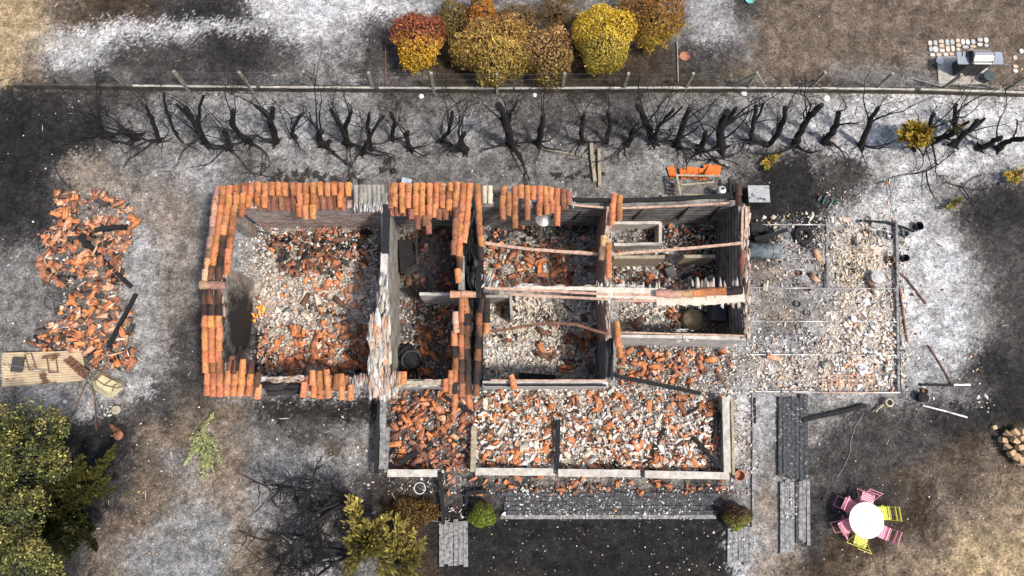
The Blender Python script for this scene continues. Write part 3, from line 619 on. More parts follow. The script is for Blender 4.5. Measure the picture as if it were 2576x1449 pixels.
# ================= the house
zE, zR = 2.3, 3.0
YN = at(900, 463, zE).y; YR = at(535, 718, zR).y; YS = at(600, 997, zE).y
def roofz(Y):
    if Y > YR: return zR-(zR-zE)*(Y-YR)/(YN-YR)
    return zR-(zR-zE)*(YR-Y)/(YR-YS)
def onroof(px, py, up=0.0):
    z = 2.6
    for _ in range(6): z = roofz(at(px, py, z).y)+up
    return at(px, py, z)
house = thing('burnt_house', at(1200, 740, 0), 'roofless burnt house with orange tiles left on its wall tops', 'house')
def wall(name, pts, th, mt, parent=None, z0=-.1, label=None):
    """pts: (x, y, height the reading was taken at, wall height)"""
    W = [(at(x, y, z).xy, h) for x, y, z, h in pts]; b = MB()
    for (a, ha), (c, hc) in zip(W, W[1:]):
        d = (c-a).normalized(); n = Vector((-d.y, d.x))*th/2; seg = max(2, int((c-a).length/.35)); rows = []
        for k in range(seg+1):
            t = k/seg; p = a.lerp(c, t); h = ha+(hc-ha)*t+random.uniform(-.07, .03)
            rows.append([(p.x+n.x, p.y+n.y, z0), (p.x-n.x, p.y-n.y, z0), (p.x-n.x, p.y-n.y, h), (p.x+n.x, p.y+n.y, h)])
        vs = [v for r in rows for v in r]; fs = [(3, 2, 1, 0), tuple(4*seg+i for i in range(4))]
        for k in range(seg):
            for i in range(4): fs.append((4*k+i, 4*k+(i+1) % 4, 4*k+4+(i+1) % 4, 4*k+4+i))
        b.add(vs, fs)
    o = b.build(name, mt, parent or house)
    if label: o['label'] = label
    return o
T = 2.35
wall('wall', [(598, 513, T, 2.3), (966, 511, T, 2.3)], .24, 'brick', label='grey and red hollow brick back wall')
wall('wall', [(985, 511, T, 2.3), (1150, 511, T, 2.3)], .24, 'slat')
wall('wall', [(1214, 510, T, 2.2), (1536, 509, T, 2.2), (1868, 506, T, 2.2)], .16, 'slat', label='charred clad back wall')
xw = at(648, 600, 0)   # inner face of the gable wall
def gy(py): return at(650, py, 0).y
def gw(y0, y1, z0, z1a, z1b, mt='sootbrick'):
    b = MB(); x0 = xw.x-.28; x1 = xw.x
    b.prism([(x0, y0), (x1, y0), (x1, y1), (x0, y1)], z0, [z1a, z1a, z1b, z1b]); return b
yd0, yd1 = gy(598), gy(706); yn = at(600, 520, T).y; ysx = at(590, 955, T).y
b = gw(yd0, yn, -.1, roofz(yd0)-.12, 2.22); b.v and None
gw_all = MB()
for q in (b, gw(yd1, yd0, 1.95, roofz(yd1)-.12, roofz(yd0)-.12), gw(YR, yd1, -.1, zR-.12, roofz(yd1)-.12), gw(ysx, YR, -.1, 2.22, zR-.12)): gw_all.add(q.v, q.f)
gw_all.build('wall', 'sootbrick', house)['label'] = 'left gable wall with soot stain and doorway'
wall('wall', [(620, 955, T, 2.15), (762, 956, T, 2.15), (960, 957, T, 2.15)], .2, 'plaster')
wall('wall', [(967, 522, 2.5, 2.45), (967, 800, 2.5, 2.5), (963, 965, 2.5, 2.35)], .2, 'greyplaster', label='grey plastered partition wall')
yc = [(462, zE), (728, zR), (985, zE)]
for xx in (1160, 1204):
    wall('wall', [(xx+2, 520, T, 2.1), (xx, 722, zR, 2.85), (xx, 960, T, 2.1)], .17, 'char' if xx > 1180 else 'greyplaster', label='sooted party wall')
wall('wall', [(975, 962, T, 2.2), (1150, 963, T, 2.2)], .2, 'plaster')
wall('wall', [(1055, 739, 1.8, 1.8), (1155, 739, 1.8, 1.8)], .09, 'plaster', label='white thin partition')
wall('wall', [(1532, 515, T, 2.2), (1527, 722, T, 2.3), (1536, 850, T, 2.3)], .1, 'batten')
wall('wall', [(1214, 965, T, 2.25), (1532, 965, T, 2.25)], .16, 'plaster', label='white front wall with scorched top')
wall('wall', [(1534, 850, T, 2.25), (1532, 960, T, 2.25)], .16, 'slat')
wall('wall', [(1560, 842, T, 2.25), (1720, 845, T, 2.3), (1884, 850, T, 2.25)], .13, 'plaster', label='white inner wall with charred top')
wall('wall', [(1864, 512, T, 2.3), (1866, 722, T, 2.35), (1878, 848, T, 2.3)], .14, 'slat', label='clad right end wall')
wall('wall', [(1545, 560, .7, .7), (1662, 560, .7, .7), (1662, 613, .7, .7), (1545, 615, .7, .7)], .10, 'plaster', label='low shower cubicle wall')
wall('wall', [(1545, 646, 1.3, 1.3), (1672, 646, 1.3, 1.3)], .10, 'wood'); wall('wall', [(1722, 644, 1.3, 1.3), (1800, 644, 1.3, 1.3)], .10, 'wood')
wall('wall', [(1222, 745, 1.2, 1.2), (1285, 745, 1.2, 1.2), (1288, 800, 1.2, 1.0)], .08, 'greyplaster')
# charred wall plates on the tops
def plate(pts, z, w, h, mt='char', name='wall_plate', seg=8, rough=.15, parent=None):
    b = MB()
    for a, c in zip(pts, pts[1:]): b.beam(at(a[0], a[1], z), at(c[0], c[1], z), w, h, seg=seg, rough=rough)
    return b.build(name, mt, parent or house)
plate([(1440, 503), (1560, 505), (1700, 500), (1838, 492)], 2.42, .13, .1)
plate([(1560, 838), (1720, 840), (1870, 843)], 2.36, .07, .06); plate([(1216, 969), (1525, 969)], 2.34, .06, .05); plate([(1541, 850), (1539, 955)], 2.36, .05, .06)
B = lambda pts, z, w=.07, mt='batten': plate(pts, z, w, .06, mt, 'roof_batten', 6, .2)
B([(1220, 725), (1400, 733), (1530, 741)], 2.95); B([(1280, 741), (1530, 753)], 2.9); B([(1545, 741), (1640, 742)], 2.95); B([(1545, 757), (1700, 757)], 2.9)
B([(1220, 612), (1340, 628), (1520, 640)], 2.6, .09); B([(1540, 640), (1700, 628), (1862, 612)], 2.6, .08); B([(1440, 516), (1540, 525), (1700, 519), (1840, 511)], 2.38, .06)
B([(1238, 834), (1310, 822), (1380, 812), (1450, 817), (1532, 842)], 2.6, .075, 'rust'); B([(1560, 836), (1875, 845)], 2.42, .05); B([(1235, 957), (1525, 957)], 2.4, .05)
B([(675, 951), (770, 951)], 2.3, .06); B([(890, 952), (950, 953)], 2.3, .06); B([(1868, 520), (1866, 610), (1870, 720)], 2.5, .07); B([(1878, 520), (1876, 720), (1884, 848)], 2.42, .09)
B([(1532, 520), (1526, 600), (1526, 722)], 2.55, .12); B([(1526, 735), (1532, 800), (1536, 850)], 2.6, .10); B([(1020, 963), (1140, 963)], 2.34, .12, 'wood')
for k in range(5):   # fallen rafters leaning on the back wall
    b = MB(); x = (1392, 1450, 1600, 1712, 1790)[k]; b.beam(at(x+22, 518, 2.1), at(x-8, 552, .9), .06, .05); b.build('roof_batten', 'char', house)
# soot-framed recess along the partition top
b = MB(); a0 = at(971, 545, 2.6); b.box((a0.x, at(971, 575, 2.6).y, 2.53), (.2, 1.5, .1)); b.build('wall_plate', 'black', house)
b = MB(); b.box((a0.x-.02, at(971, 680, 2.6).y, 2.53), (.2, 1.1, .09)); b.build('lintel', 'plaster', house)
# ---- tiles still on the roof
OR = np.array(PAL['orange']); BL = np.array([.022, .018, .017])
def one_tile(b, p, d, u, s, L, r0, r1, col, soot, concave=False, n=7, th=.014):
    vs = []; cs = []
    for e, r in ((0, r0), (1, r1)):
        for rr in (0, th):
            for i in range(n):
                t = math.pi*(i/(n-1)); x = (r-rr)*math.cos(t); y = (r-rr)*math.sin(t)
                if concave: y = -y
                q = p + d*(L*e+(random.uniform(-.006, .006) if rr == 0 else 0)) + s*x + u*y
                vs.append(q); so = np.clip(soot*1.5-.12 + 1.8*soot*float(fbm(q.x, q.y, 3.0, 2, 3)), 0, .985) if soot else np.clip(3.4*float(fbm(q.x, q.y, 3.6, 3, 8))-.30, 0, .78)
                cs.append(tuple(col*(1-so)+BL*so))
    fs = []
    for i in range(n-1):
        a, a1, e0, e1 = i, n+i, 2*n+i, 3*n+i
        fs += [(a, a+1, e0+1, e0), (a1, e1, e1+1, a1+1), (a, a1, a1+1, a+1), (e0, e0+1, e1+1, e1)]
    fs += [(0, 2*n, 3*n, n), (n-1, 2*n-1, 4*n-1, 3*n-1)]
    b.add(vs, fs, cs)
def run(b, x0, y0, x1, y1, soot=0, col='orange', concave=False, up=.10, r=.105, flat=None):
    """a line of tiles from its lower end (x0,y0) up the slope to (x1,y1)"""
    if flat is None: p = onroof(x0, y0, up); q = onroof(x1, y1, up)
    else: p = at(x0, y0, flat); q = at(x1, y1, flat)
    d = q-p; Ln = d.length; d = d.normalized(); s = d.cross(Vector((0, 0, 1))).normalized(); u = s.cross(d); st = .335; k = 0; o = 0
    n = max(1, round(Ln/st))
    st = Ln/n
    for k in range(n):
        c = np.array(PAL[col])*(np.array([1, random.uniform(.90, 1.14), random.uniform(.85, 1.2)]) if col not in ('grey', 'ivory') else np.array([1, .96, .88]))*random.uniform(.76, 1.06)
        c = c*(1 if random.random() < .85 else .7)
        so = soot(k/n) if callable(soot) else soot
        j = random.gauss(0, .012)
        one_tile(b, p+d*(st*k)+s*j+u*(random.uniform(0, .008)), (d-u*.06+s*random.gauss(0, .03)).normalized(), u, s, min(st+.07, .44), r, r*.76, c, max(0, min(1, so*random.uniform(.7, 1.3))), concave)
def roof(rows, under=None, label=None, name='tiled_roof'):
    xs = [r_[0] for r_ in rows]+[1e9]
    for i, rrow in enumerate(rows):
        b = MB(); run(b, *rrow[:4], **(rrow[4] if len(rrow) > 4 else {}))
        if under and abs(xs[i+1]-xs[i]) < 26: a = (xs[i]+xs[i+1])/2; run(b, a, under[0], a, under[1], concave=True, up=.06, col='dull', soot=.2)
        o = b.build('tile_row', 'tile', house, smooth=False)
        if label: o['label'] = label
low = lambda t: .75*(t > .35)*(t < .9)
roof([(548, 472, 516, 708, dict(col='pale', soot=lambda t: .5*(t > .35)*(t < .75))), (563, 471, 532, 698, dict(soot=lambda t: .5*(t > .8))), (579, 470, 548, 701, dict(soot=lambda t: .6*(t > .45)*(t < .9))),
      (598, 468, 568, 686, dict()), (615, 463, 606, 543), (632, 463, 624, 522)], label='four long lines of tiles over the left gable wall')
x6 = lambda x: 470.4+x/3.594; y6 = lambda y: 436.8+y/3.594
roof([(x6(x), 463+random.uniform(-2, 2), x6(x), y6(y)) for x, y in ((640, 280), (705, 305), (765, 212), (825, 212), (890, 212), (955, 197), (1015, 380), (1075, 405), (1140, 400), (1205, 215), (1270, 192), (1325, 217), (1390, 300), (1460, 215))],
     (466, 521), 'line of orange tiles on the back eave of the left room')
x1_ = lambda x: 940.9+x/3.594
roof([(x1_(155), 470, x1_(150), y6(300), dict(col='dull'))]+[(x1_(x), 463+random.uniform(-2, 2), x1_(x2), y6(y)) for x, x2, y in ((190, 185, 290), (253, 250, 345), (313, 310, 300), (378, 375, 400), (438, 436, 392), (500, 498, 388), (560, 556, 385), (622, 620, 300), (685, 684, 322), (748, 735, 318))],
     (466, 535), 'orange tiles on the back eave of the narrow room')
roof([(x1_(390), 545, x1_(392), y6(492), dict(col='dull', soot=.2)), (x1_(455), 545, x1_(458), y6(460), dict(col='dull', soot=.3)), (x1_(490), 545, x1_(500), y6(530), dict(col='dull', soot=.3)), (x1_(640), 530, x1_(645), y6(405), dict(col='dull', soot=.3)), (x1_(590), 530, x1_(590), y6(405), dict(col='dull', soot=.2)), (x1_(340), 530, x1_(340), y6(400), dict(col='dull', soot=.2))], label='stray lower tiles hanging behind the narrow room')
roof([(x1_(810), 465, x1_(765), y6(860), dict(soot=lambda t: .7*(t > .75))), (x1_(765), y6(870), x1_(770), y6(970)), (x1_(873), 464, x1_(818), y6(612)), (x1_(935), 467, x1_(972), y6(770), dict(soot=lambda t: .3+.5*(t > .8))),
      (x1_(745), y6(320), x1_(722), y6(720), dict(col='dull', soot=.25))], label='long tile lines over the back half of the party wall')
roof([(x1_(x), y6(ya), x1_(x), y6(yb), dict(soot=s, col=c)) for x, ya, yb, s, c in ((1165, 125, 400, .25, 'orange'), (1220, 180, 372, .15, 'dull'), (1275, 125, 480, .3, 'orange'), (1330, 113, 240, .1, 'orange'), (1385, 120, 405, .35, 'orange'),
      (1440, 125, 245, .1, 'orange'), (1497, 122, 372, .2, 'orange'), (1552, 127, 355, .05, 'orange'), (1607, 138, 355, .05, 'orange'), (1657, 145, 460, .2, 'orange'), (1712, 145, 315, .2, 'dull'), (1762, 172, 290, .1, 'dull'))], label='short orange tiles on the back eave of the middle room')
x2_ = lambda x: 1478.5+x/3.594; y2_ = lambda y: 369.6+y/3.594
roof([(x2_(232), y2_(432), x2_(222), y2_(700), dict(soot=.15)), (x2_(288), y2_(450), x2_(280), y2_(672), dict(soot=.35)), (x2_(138), y2_(812), x2_(128), y2_(1010), dict(col='pale')), (x2_(183), y2_(875), x2_(188), y2_(1168), dict())], label='few tiles balanced on the thin partition of the right rooms')
x5 = x6; y5 = lambda y: 772.8+y/3.594
roof([(520.5, 994, 513.5, 735, dict(soot=lambda t: .8*(t > .72))), (537, 997, 530, 735, dict(soot=lambda t: .9*(t > .75))), (554, 997, 548, 735, dict(soot=lambda t: .8*(t > .68))),
      (x5(360), y5(800), x5(366), y5(592), dict(soot=.1)), (x5(425), y5(800), x5(434), y5(500), dict(soot=lambda t: .8*(t > .65))), (x5(488), y5(800), x5(505), y5(490), dict(soot=.1)), (x5(550), y5(798), x5(580), y5(495), dict(soot=lambda t: .6*(t > .4))),
      (x5(628), y5(826), x5(645), y5(612), dict(soot=lambda t: .7*(t > .4))), (x5(398), y5(585), x5(408), y5(462), dict(soot=.6, concave=True, up=.2))], (994, 952), 'tiles over the left gable and front left corner')
roof([(x5(1055), y5(812), x5(1065), y5(690), dict(soot=lambda t: .5*(t > .5))), (x5(1138), y5(812), x5(1135), y5(590), dict(soot=lambda t: .9*(t > .6))), (x5(1205), y5(824), x5(1200), y5(598), dict(soot=lambda t: .8*(t > .5))), (x5(1280), y5(820), x5(1262), y5(580), dict(soot=lambda t: .6*(t > .5))),
      (x5(1335), y5(740), x5(1340), y5(612), dict(soot=.4)), (x5(1405), y5(832), x5(1398), y5(622), dict(soot=lambda t: .7*(t > .5))), (x5(1480), y5(838), x5(1475), y5(700), dict(soot=lambda t: .8*(t > .3)))], (985, 945), 'row of tiles on the front eave of the left room')
x3 = x1_
roof([(x3(730), y5(888), x3(732), y5(235), dict(soot=lambda t: .3+.6*(int(t*8) % 2))), (x3(792), y5(800), x3(797), y5(-92), dict(soot=.5)), (x3(865), y5(888), x3(832), y5(60), dict(soot=lambda t: .1 if t < .1 else .9)), (x3(918), y5(800), x3(962), y5(-60), dict(soot=.7)),
      (x3(745), y5(230), x3(738), y5(60), dict(soot=.1, col='pale')), (x3(1018), y5(240), x3(1022), y5(-60), dict(soot=lambda t: .1 if t < .3 else 1)), (x3(832), y5(55), x3(820), y5(-90), dict(soot=.4)), (x3(690), y5(790), x3(690), y5(590), dict(soot=.2)), (x3(640), y5(760), x3(640), y5(665), dict(soot=.2))], label='blackened long tile lines over the front half of the party wall')
roof([(x3(215), y5(720), x3(235), y5(595), dict(soot=.3, col='pale')), (x3(265), y5(690), x3(268), y5(600), dict(col='orange')), (x3(1265), y5(745), x3(1230), y5(620), dict())], label='single tiles left on the front wall')
roof([(1411.3+530/3.594, y5(455), 1411.3+505/3.594, y5(150), dict())], label='three tiles in line on the partition top')
for (xa, ya, xb, yb, w_, m_) in ((1650, 752, 1872, 742, .42, 'ribbed'), (1300, 723, 1655, 730, .10, 'b'), (1500, 735, 1655, 742, .28, 'b')):
    b = MB(); b.beam(at(xa, ya, 2.93), at(xb, yb, 2.93), w_, .05, seg=26, rough=.22, col=(.60, .52, .42)); b.build('mortar_bed', 'mortar', house)
b = MB(); run(b, 1865, 727, 1824, 731, soot=.95, flat=3.1, r=.13); run(b, 1824, 731, 1748, 737, soot=.2, flat=3.1, r=.13); run(b, 1740, 738, 1655, 740, col='pale', flat=3.1, r=.125); b.build('ridge_cap', 'tile', house)['label'] = 'ridge tiles scorched black at their right end'
b = MB(); run(b, 505, 717, 562, 718, col='pale', soot=.25, flat=3.12, r=.13); b.build('ridge_cap', 'tile', house)
b = MB(); run(b, x3(690), y5(-110)-2, x3(900), y5(-112)-2, col='pale', flat=3.1, r=.11); b.build('ridge_cap', 'tile', house)
b = MB(); run(b, 1858, y2_(545), 1856, y2_(350), col='brown', soot=.5, flat=2.6, r=.11); b.build('tiled_roof', 'tile', house); b = MB(); run(b, 1868, y2_(1180), 1869, y2_(950), col='dull', soot=.4, flat=2.6, r=.1); b.build('tiled_roof', 'tile', house)['label'] = 'dark tiles on the right end wall'
# grey ribbed bed where tiles are gone, and ragged mortar
b = MB()
for k in range(8): run(b, x6(1530+k*40), 468, x6(1530+k*40), y6(265), col='grey', up=.05, r=.078)
b.build('tile_bed', 'mortar', house)['label'] = 'grey ribbed roof bed without tiles'
for k in range(2): b = MB(); run(b, x1_(1000+k*52), 470, x1_(1000+k*52), y6(255), col='ivory', up=.05, r=.085); b.build('tile_bed', 'mortar', house)
def mortar(rects, lab):
    for (x0, y0, x1, y1, n, z, pal_, yaw, sz) in rects:
        S = Soup(); n = int(n*1.5); sz *= 1.35
        px = rng.uniform(x0, x1, n); py = rng.uniform(y0, y1, n); P = np.array([list(onroof(a, c, z)) for a, c in zip(px, py)])
        P[:, 2] += rng.uniform(-.05, .05, n); A = rng.uniform(sz*.5, sz, n)
        chips(S, P, A, A/rng.uniform(3.0, 6.5, n), rng.uniform(.02, .07, n), rng.normal(yaw, .07, n), .05, pick(pal_, n, .2)*.70, 9)
        S.build('mortar_bed', 'mortar', house)['label'] = lab
mp = dict(pinkish=3, ivory=3, white=2, pale=1); V = math.pi/2
mortar([(930, 800, 980, 990, 150, 0, mp, V, .24), (955, 945, 1000, 990, 40, 0, mp, V, .2), (890, 508, 975, 528, 46, .02, dict(white=5, ivory=2), V, .12), (955, 690, 975, 800, 26, -.2, dict(white=3, ivory=2), V, .16), (950, 745, 962, 800, 18, -.3, dict(white=3, pale=1), V, .16),
        (1205, 690, 1262, 722, 10, -.2, dict(ivory=4, white=2, mid=1), V-.3, .15)], 'pale ragged mortar on the partition')
mortar([(1730, 710, 1866, 724, 12, -.05, dict(ivory=4, pinkish=2, white=2), V, .16), (1650, 745, 1870, 766, 22, -.05, dict(ivory=4, pinkish=2, cream=1, white=2), V, .18), (1300, 718, 1660, 729, 36, -.15, dict(ivory=5, white=3, cream=1), .1, .16), (1500, 715, 1660, 765, 40, -.15, dict(white=4, ivory=4), V, .15),
        (1870, 520, 1884, 850, 110, -.25, dict(pinkish=3, ivory=3, brown=1), V, .14), (1524, 560, 1538, 850, 60, -.15, dict(ivory=3, pinkish=2), V, .12), (1700, 828, 1745, 860, 30, -.5, dict(white=1), 0, .1), (680, 945, 770, 962, 30, -.1, mp, 0, .12), (885, 945, 950, 965, 26, -.1, mp, V, .12), (975, 955, 1150, 972, 50, -.1, dict(ivory=3, white=2, pinkish=2, dull=1), 0, .14),
        (1320, 478, 1450, 520, 26, 0, dict(ivory=3, white=3, mid=1), V, .12)], 'crumbling cream mortar along the ridge and right walls')
mortar([(560, 690, 572, 960, 40, -.05, dict(dark=2, mid=2, pinkish=1), V, .12), (1170, 530, 1200, 715, 40, -.2, dict(black=3, dark=2), V, .2), (1178, 740, 1205, 960, 50, -.2, dict(black=3, dark=2, brown=1), V, .25), (675, 962, 760, 990, 20, -.2, dict(black=1, dark=1), 0, .3)], 'charred bits along the party wall')
b = MB()
for k in range(5): b.beam(at(672, 968+k*7, 2.1-k*.03), at(765, 966+k*7, 2.1-k*.03), .07, .05, rough=.2, seg=5)
b.build('eave_board', 'blackwood', house)['label'] = 'charred eave boards where the tiles are missing'
# roof tiles from the outside shelf under the back eaves: vent pipe
v = thing('vent_cowl', at(1366, 560, 0), 'round metal vent cowl hanging below the eave tiles of the middle room', 'vent')
b = MB(); b.lathe([(.06, -2.3), (.06, 0), (.13, 0), (.235, .03), (.23, .05), (.10, .09), (.02, .11)], at(1366, 552, 2.3), 28); b.build('cowl', 'metal', v)
# ---- veranda with low walls
ver = thing('veranda_ruin', at(1400, 1090, 0), 'low walled burnt veranda with pale capping in front of the house', 'veranda')
for p in ([(975, 1192, .6, .6), (1100, 1192, .6, .6)], [(1196, 1188, .6, .6), (1391, 1189, .6, .6)], [(1404, 1191, .6, .6), (1610, 1193, .6, .6)], [(1622, 1195, .6, .6), (1834, 1199, .6, .6)], [(1825, 1000, .6, .6), (1829, 1190, .6, .6)]):
    (x0, y0, _, h), (x1, y1, _, _) = p
    wall('wall', p, .16, 'greyplaster', ver)
    b = MB(); b.beam(at(x0, y0-2, .64), at(x1, y1-2, .64), .22, .06, seg=8, rough=.06); b.build('capping', 'conc', ver)
wall('wall', [(1842, 1010, .5, .5), (1846, 1195, .5, .5)], .08, 'wood', ver)
for x0, y0, x1, y1, wd, m_ in ((966, 985, 962, 1180, .18, 'greywood'), (956, 1000, 945, 1190, .12, 'char'), (1193, 1072, 1190, 1186, .16, 'wood'), (1404, 1055, 1401, 1182, .14, 'char'), (977, 1075, 972, 1188, .1, 'greywood')):
    b = MB(); b.beam(at(x0, y0, .55), at(x1, y1, .55), wd, .14, seg=7, rough=.12); b.build('post', m_, ver)
# ---- burnt shed floor
shed = thing('shed_ruin', at(2080, 770, 0), 'flat burnt shed floor of slab and rails right of the house', 'shed')
b = MB()
for p in ([(1878, 724), (2260, 727)], [(1888, 808), (2255, 810)], [(1885, 892), (2252, 894)], [(1885, 985), (2262, 988)], [(1990, 650), (2080, 652)], [(1880, 565), (2080, 566)]):
    b = MB(); b.beam(at(*p[0], .12), at(*p[1], .12), .035, .05, seg=9, rough=.25); b.build('rail', 'metal', shed)
for p in ([(2080, 560), (2081, 726)], [(2254, 555), (2258, 720)], [(2256, 720), (2260, 985)]):
    b = MB(); b.beam(at(*p[0], .12), at(*p[1], .12), .08, .07, seg=9, rough=.15); b.build('rail', 'greywood', shed)
# ================= fence and its low wall
M['stainwall'] = mat('soot_stained_concrete', (.075, .065, .052), var=(.3, 1.6), scale=3, bump=.4)
fence = thing('wire_fence', at(1288, 227, 0), 'long wire mesh fence on pale concrete posts behind the burnt hedge', 'fence')
FP = [((117,180),(162,215)),((272,175),(320,220)),((438,177),(477,229)),((601,179),(636,230)),((762,180),(787,226)),((929,182),(940,230)),((1085,182),(1092,232)),((1251,184),(1251,234)),
      ((1420,184),(1414,230)),((1580,184),(1567,230)),((1744,184),(1721,230)),((1904,182),(1874,230)),((2078,182),(2031,229)),((2245,185),(2198,229)),((2418,189),(2362,230)),((2576,197),(2522,232))]
pts = []
for k, (t, bs) in enumerate(FP):
    B0 = at(*bs, 0); T0 = at(*t, 1.25); T0 = B0.lerp(Vector((T0.x, T0.y, 0)), .7); T0.z = 1.25
    b = MB(); b.beam(B0-Vector((0, 0, .1)), T0, .09, .09, seg=4, rough=.05); b.build('post', 'fpost', fence); pts.append((B0, T0))
for bx, by in ((1826, 224), (1930, 228)):
    b = MB(); b.beam(at(bx, by, 0), pts[11][1]-Vector((0, 0, .08)), .09, .09, seg=3); b.build('brace', 'fpost', fence)
b = MB()
for (a0, a1), (c0, c1) in zip(pts, pts[1:]):
    for h in (.32, .55, .85, 1.2):
        b.beam(a0.lerp(a1, h/1.25), c0.lerp(c1, h/1.25), .006, .006)
b.build('strand', 'wire', fence)
b = MB()
for (a0, a1), (c0, c1) in zip(pts, pts[1:]):
    n = 22
    for i in range(n):
        for dx in (2.5, -2.5):
            s = i/n; e = min(1, max(0, s+dx/n)); 
            b.beam(a0.lerp(c0, s)+Vector((0, 0, .3)), a1.lerp(c1, e)-Vector((0, 0, .03)), .0035, .0035)
b.build('wire_mesh', 'wire', fence)
lw = thing('low_wall', at(1288, 230, 0), 'low pale concrete kerb wall running under the wire fence', 'wall')
P_ = [(40, 214), (320, 217), (645, 220), (940, 222), (1290, 223), (1700, 222), (2031, 223), (2300, 226), (2620, 235)]
for (x0, y0), (x1, y1) in zip(P_, P_[1:]):
    b = MB(); b.beam(at(x0, y0+3, .13), at(x1, y1+3, .13), .10, .36, seg=8, rough=.05); b.build('panel', 'stainwall', lw)
    if x0 > 200: b = MB(); b.beam(at(x0+random.uniform(0, 20), y0-1, .30), at(x1, y1-1, .30), .06, .05, seg=14, rough=.3); b.build('coping', 'conc', lw)
# ================= burnt hedge trees
def solve(bs, tp, lo=.5, hi=3.2):
    B0 = at(*bs, 0); best = min(np.linspace(lo, hi, 28), key=lambda h: (at(*tp, h).xy-B0.xy).length+.12*abs(h-1.9))
    return B0, at(*tp, float(best))
def wander(p, d, L, n, curl, up=0.0, keep=True):
    out = [p.copy()]; d = d.normalized(); axis_ = Vector((random.gauss(0, 1), random.gauss(0, 1), random.gauss(0, 1))).normalized()
    for k in range(n):
        d = (d + Vector((random.gauss(0, 1), random.gauss(0, 1), random.gauss(0, .7)))*curl + axis_.cross(d)*curl*.6 + Vector((0, 0, up))).normalized()
        p = p + d*(L/n)
        if p.z < .05: p.z = .05+random.uniform(0, .05); d.z = abs(d.z)*.3
        out.append(p)
    return out
def twigs(b, path, r, depth, L, cnt, curl=.22, spread_=.8):
    if depth == 0: return
    for _ in range(cnt):
        k = random.randint(max(1, len(path)//4), len(path)-1); d = (path[k]-path[k-1]).normalized()
        d = (d*.7 + Vector((random.gauss(0, 1), random.gauss(0, 1), random.gauss(.2, .7)))*spread_).normalized()
        l = L*random.uniform(.5, 1.15); n = max(4, int(l/.12)); q = wander(path[k], d, l, n, curl)
        rr = r*random.uniform(.45, .7); b.tube(q, [rr*(1-.75*i/n) for i in range(n+1)], 4 if rr < .02 else 5)
        twigs(b, q, rr, depth-1, L*.62, max(2, int(cnt*.75)), curl, spread_)
TR = [((274,344),(244,329),.15,'short thick'),((347,347),(307,329),.16,'stubby broken'),((404,356),(366,265),.085,'tall bent'),((521,364),(467,270),.12,'tall forked'),((514,350),(512,240),.07,'slender leaning'),((581,377),(564,339),.09,'short'),
      ((628,357),(584,277),.11,'straight leaning'),((447,340),(414,234),.06,'thin curved'),((695,360),(688,274),.12,'blunt upright'),((698,354),(645,267),.08,'long leaning'),((740,345),(758,287),.08,'curved'),((819,367),(809,330),.14,'low thick stump like'),
      ((875,364),(832,274),.10,'long slanting'),((872,360),(885,282),.10,'flat topped'),((912,390),(965,290),.08,'wide branching'),((935,377),(929,284),.08,'many branched'),((985,354),(984,284),.075,'thin upright'),((1035,377),(1027,335),.10,'low spreading'),
      ((1106,357),(1139,284),.085,'sickle shaped'),((1172,377),(1169,337),.13,'stump like'),((1286,367),(1256,264),.16,'thick tall'),((1353,360),(1368,287),.12,'dark straight'),((1464,360),(1470,284),.10,'upright twiggy'),((1524,360),(1527,280),.085,'elbow shaped'),
      ((1580,364),(1600,330),.11,'short leaning'),((1644,360),(1604,264),.13,'heavy leaning'),((1650,360),(1694,277),.07,'forked side'),((1704,367),(1734,274),.13,'thick straight'),((1757,377),(1777,330),.12,'knobbly low'),((1814,377),(1831,280),.17,'double headed'),
      ((1888,360),(1901,267),.085,'twin stemmed'),((1931,367),(1974,270),.11,'tall slanting'),((1998,367),(2065,262),.14,'big slanting'),((2075,360),(2108,284),.14,'crooked brown'),((2165,370),(2208,274),.11,'tall cut'),((2295,370),(2348,287),.10,'half green'),
      ((2398,335),(2403,264),.10,'upright charcoal'),((2332,364),(2405,334),.12,'low diagonal'),((2398,364),(2462,304),.12,'forked bare'),((2459,374),(2515,344),.12,'bare stub'),((2512,374),(2582,347),.12,'bare far right')]
ORD = ['first', 'second', 'third', 'fourth', 'fifth', 'sixth', 'seventh', 'eighth', 'ninth', 'tenth', 'eleventh', 'twelfth', 'thirteenth', 'fourteenth', 'fifteenth', 'sixteenth', 'seventeenth', 'eighteenth', 'nineteenth', 'twentieth']
trs = sorted(range(len(TR)), key=lambda i: TR[i][0][0]); rank = {i: k for k, i in enumerate(trs)}
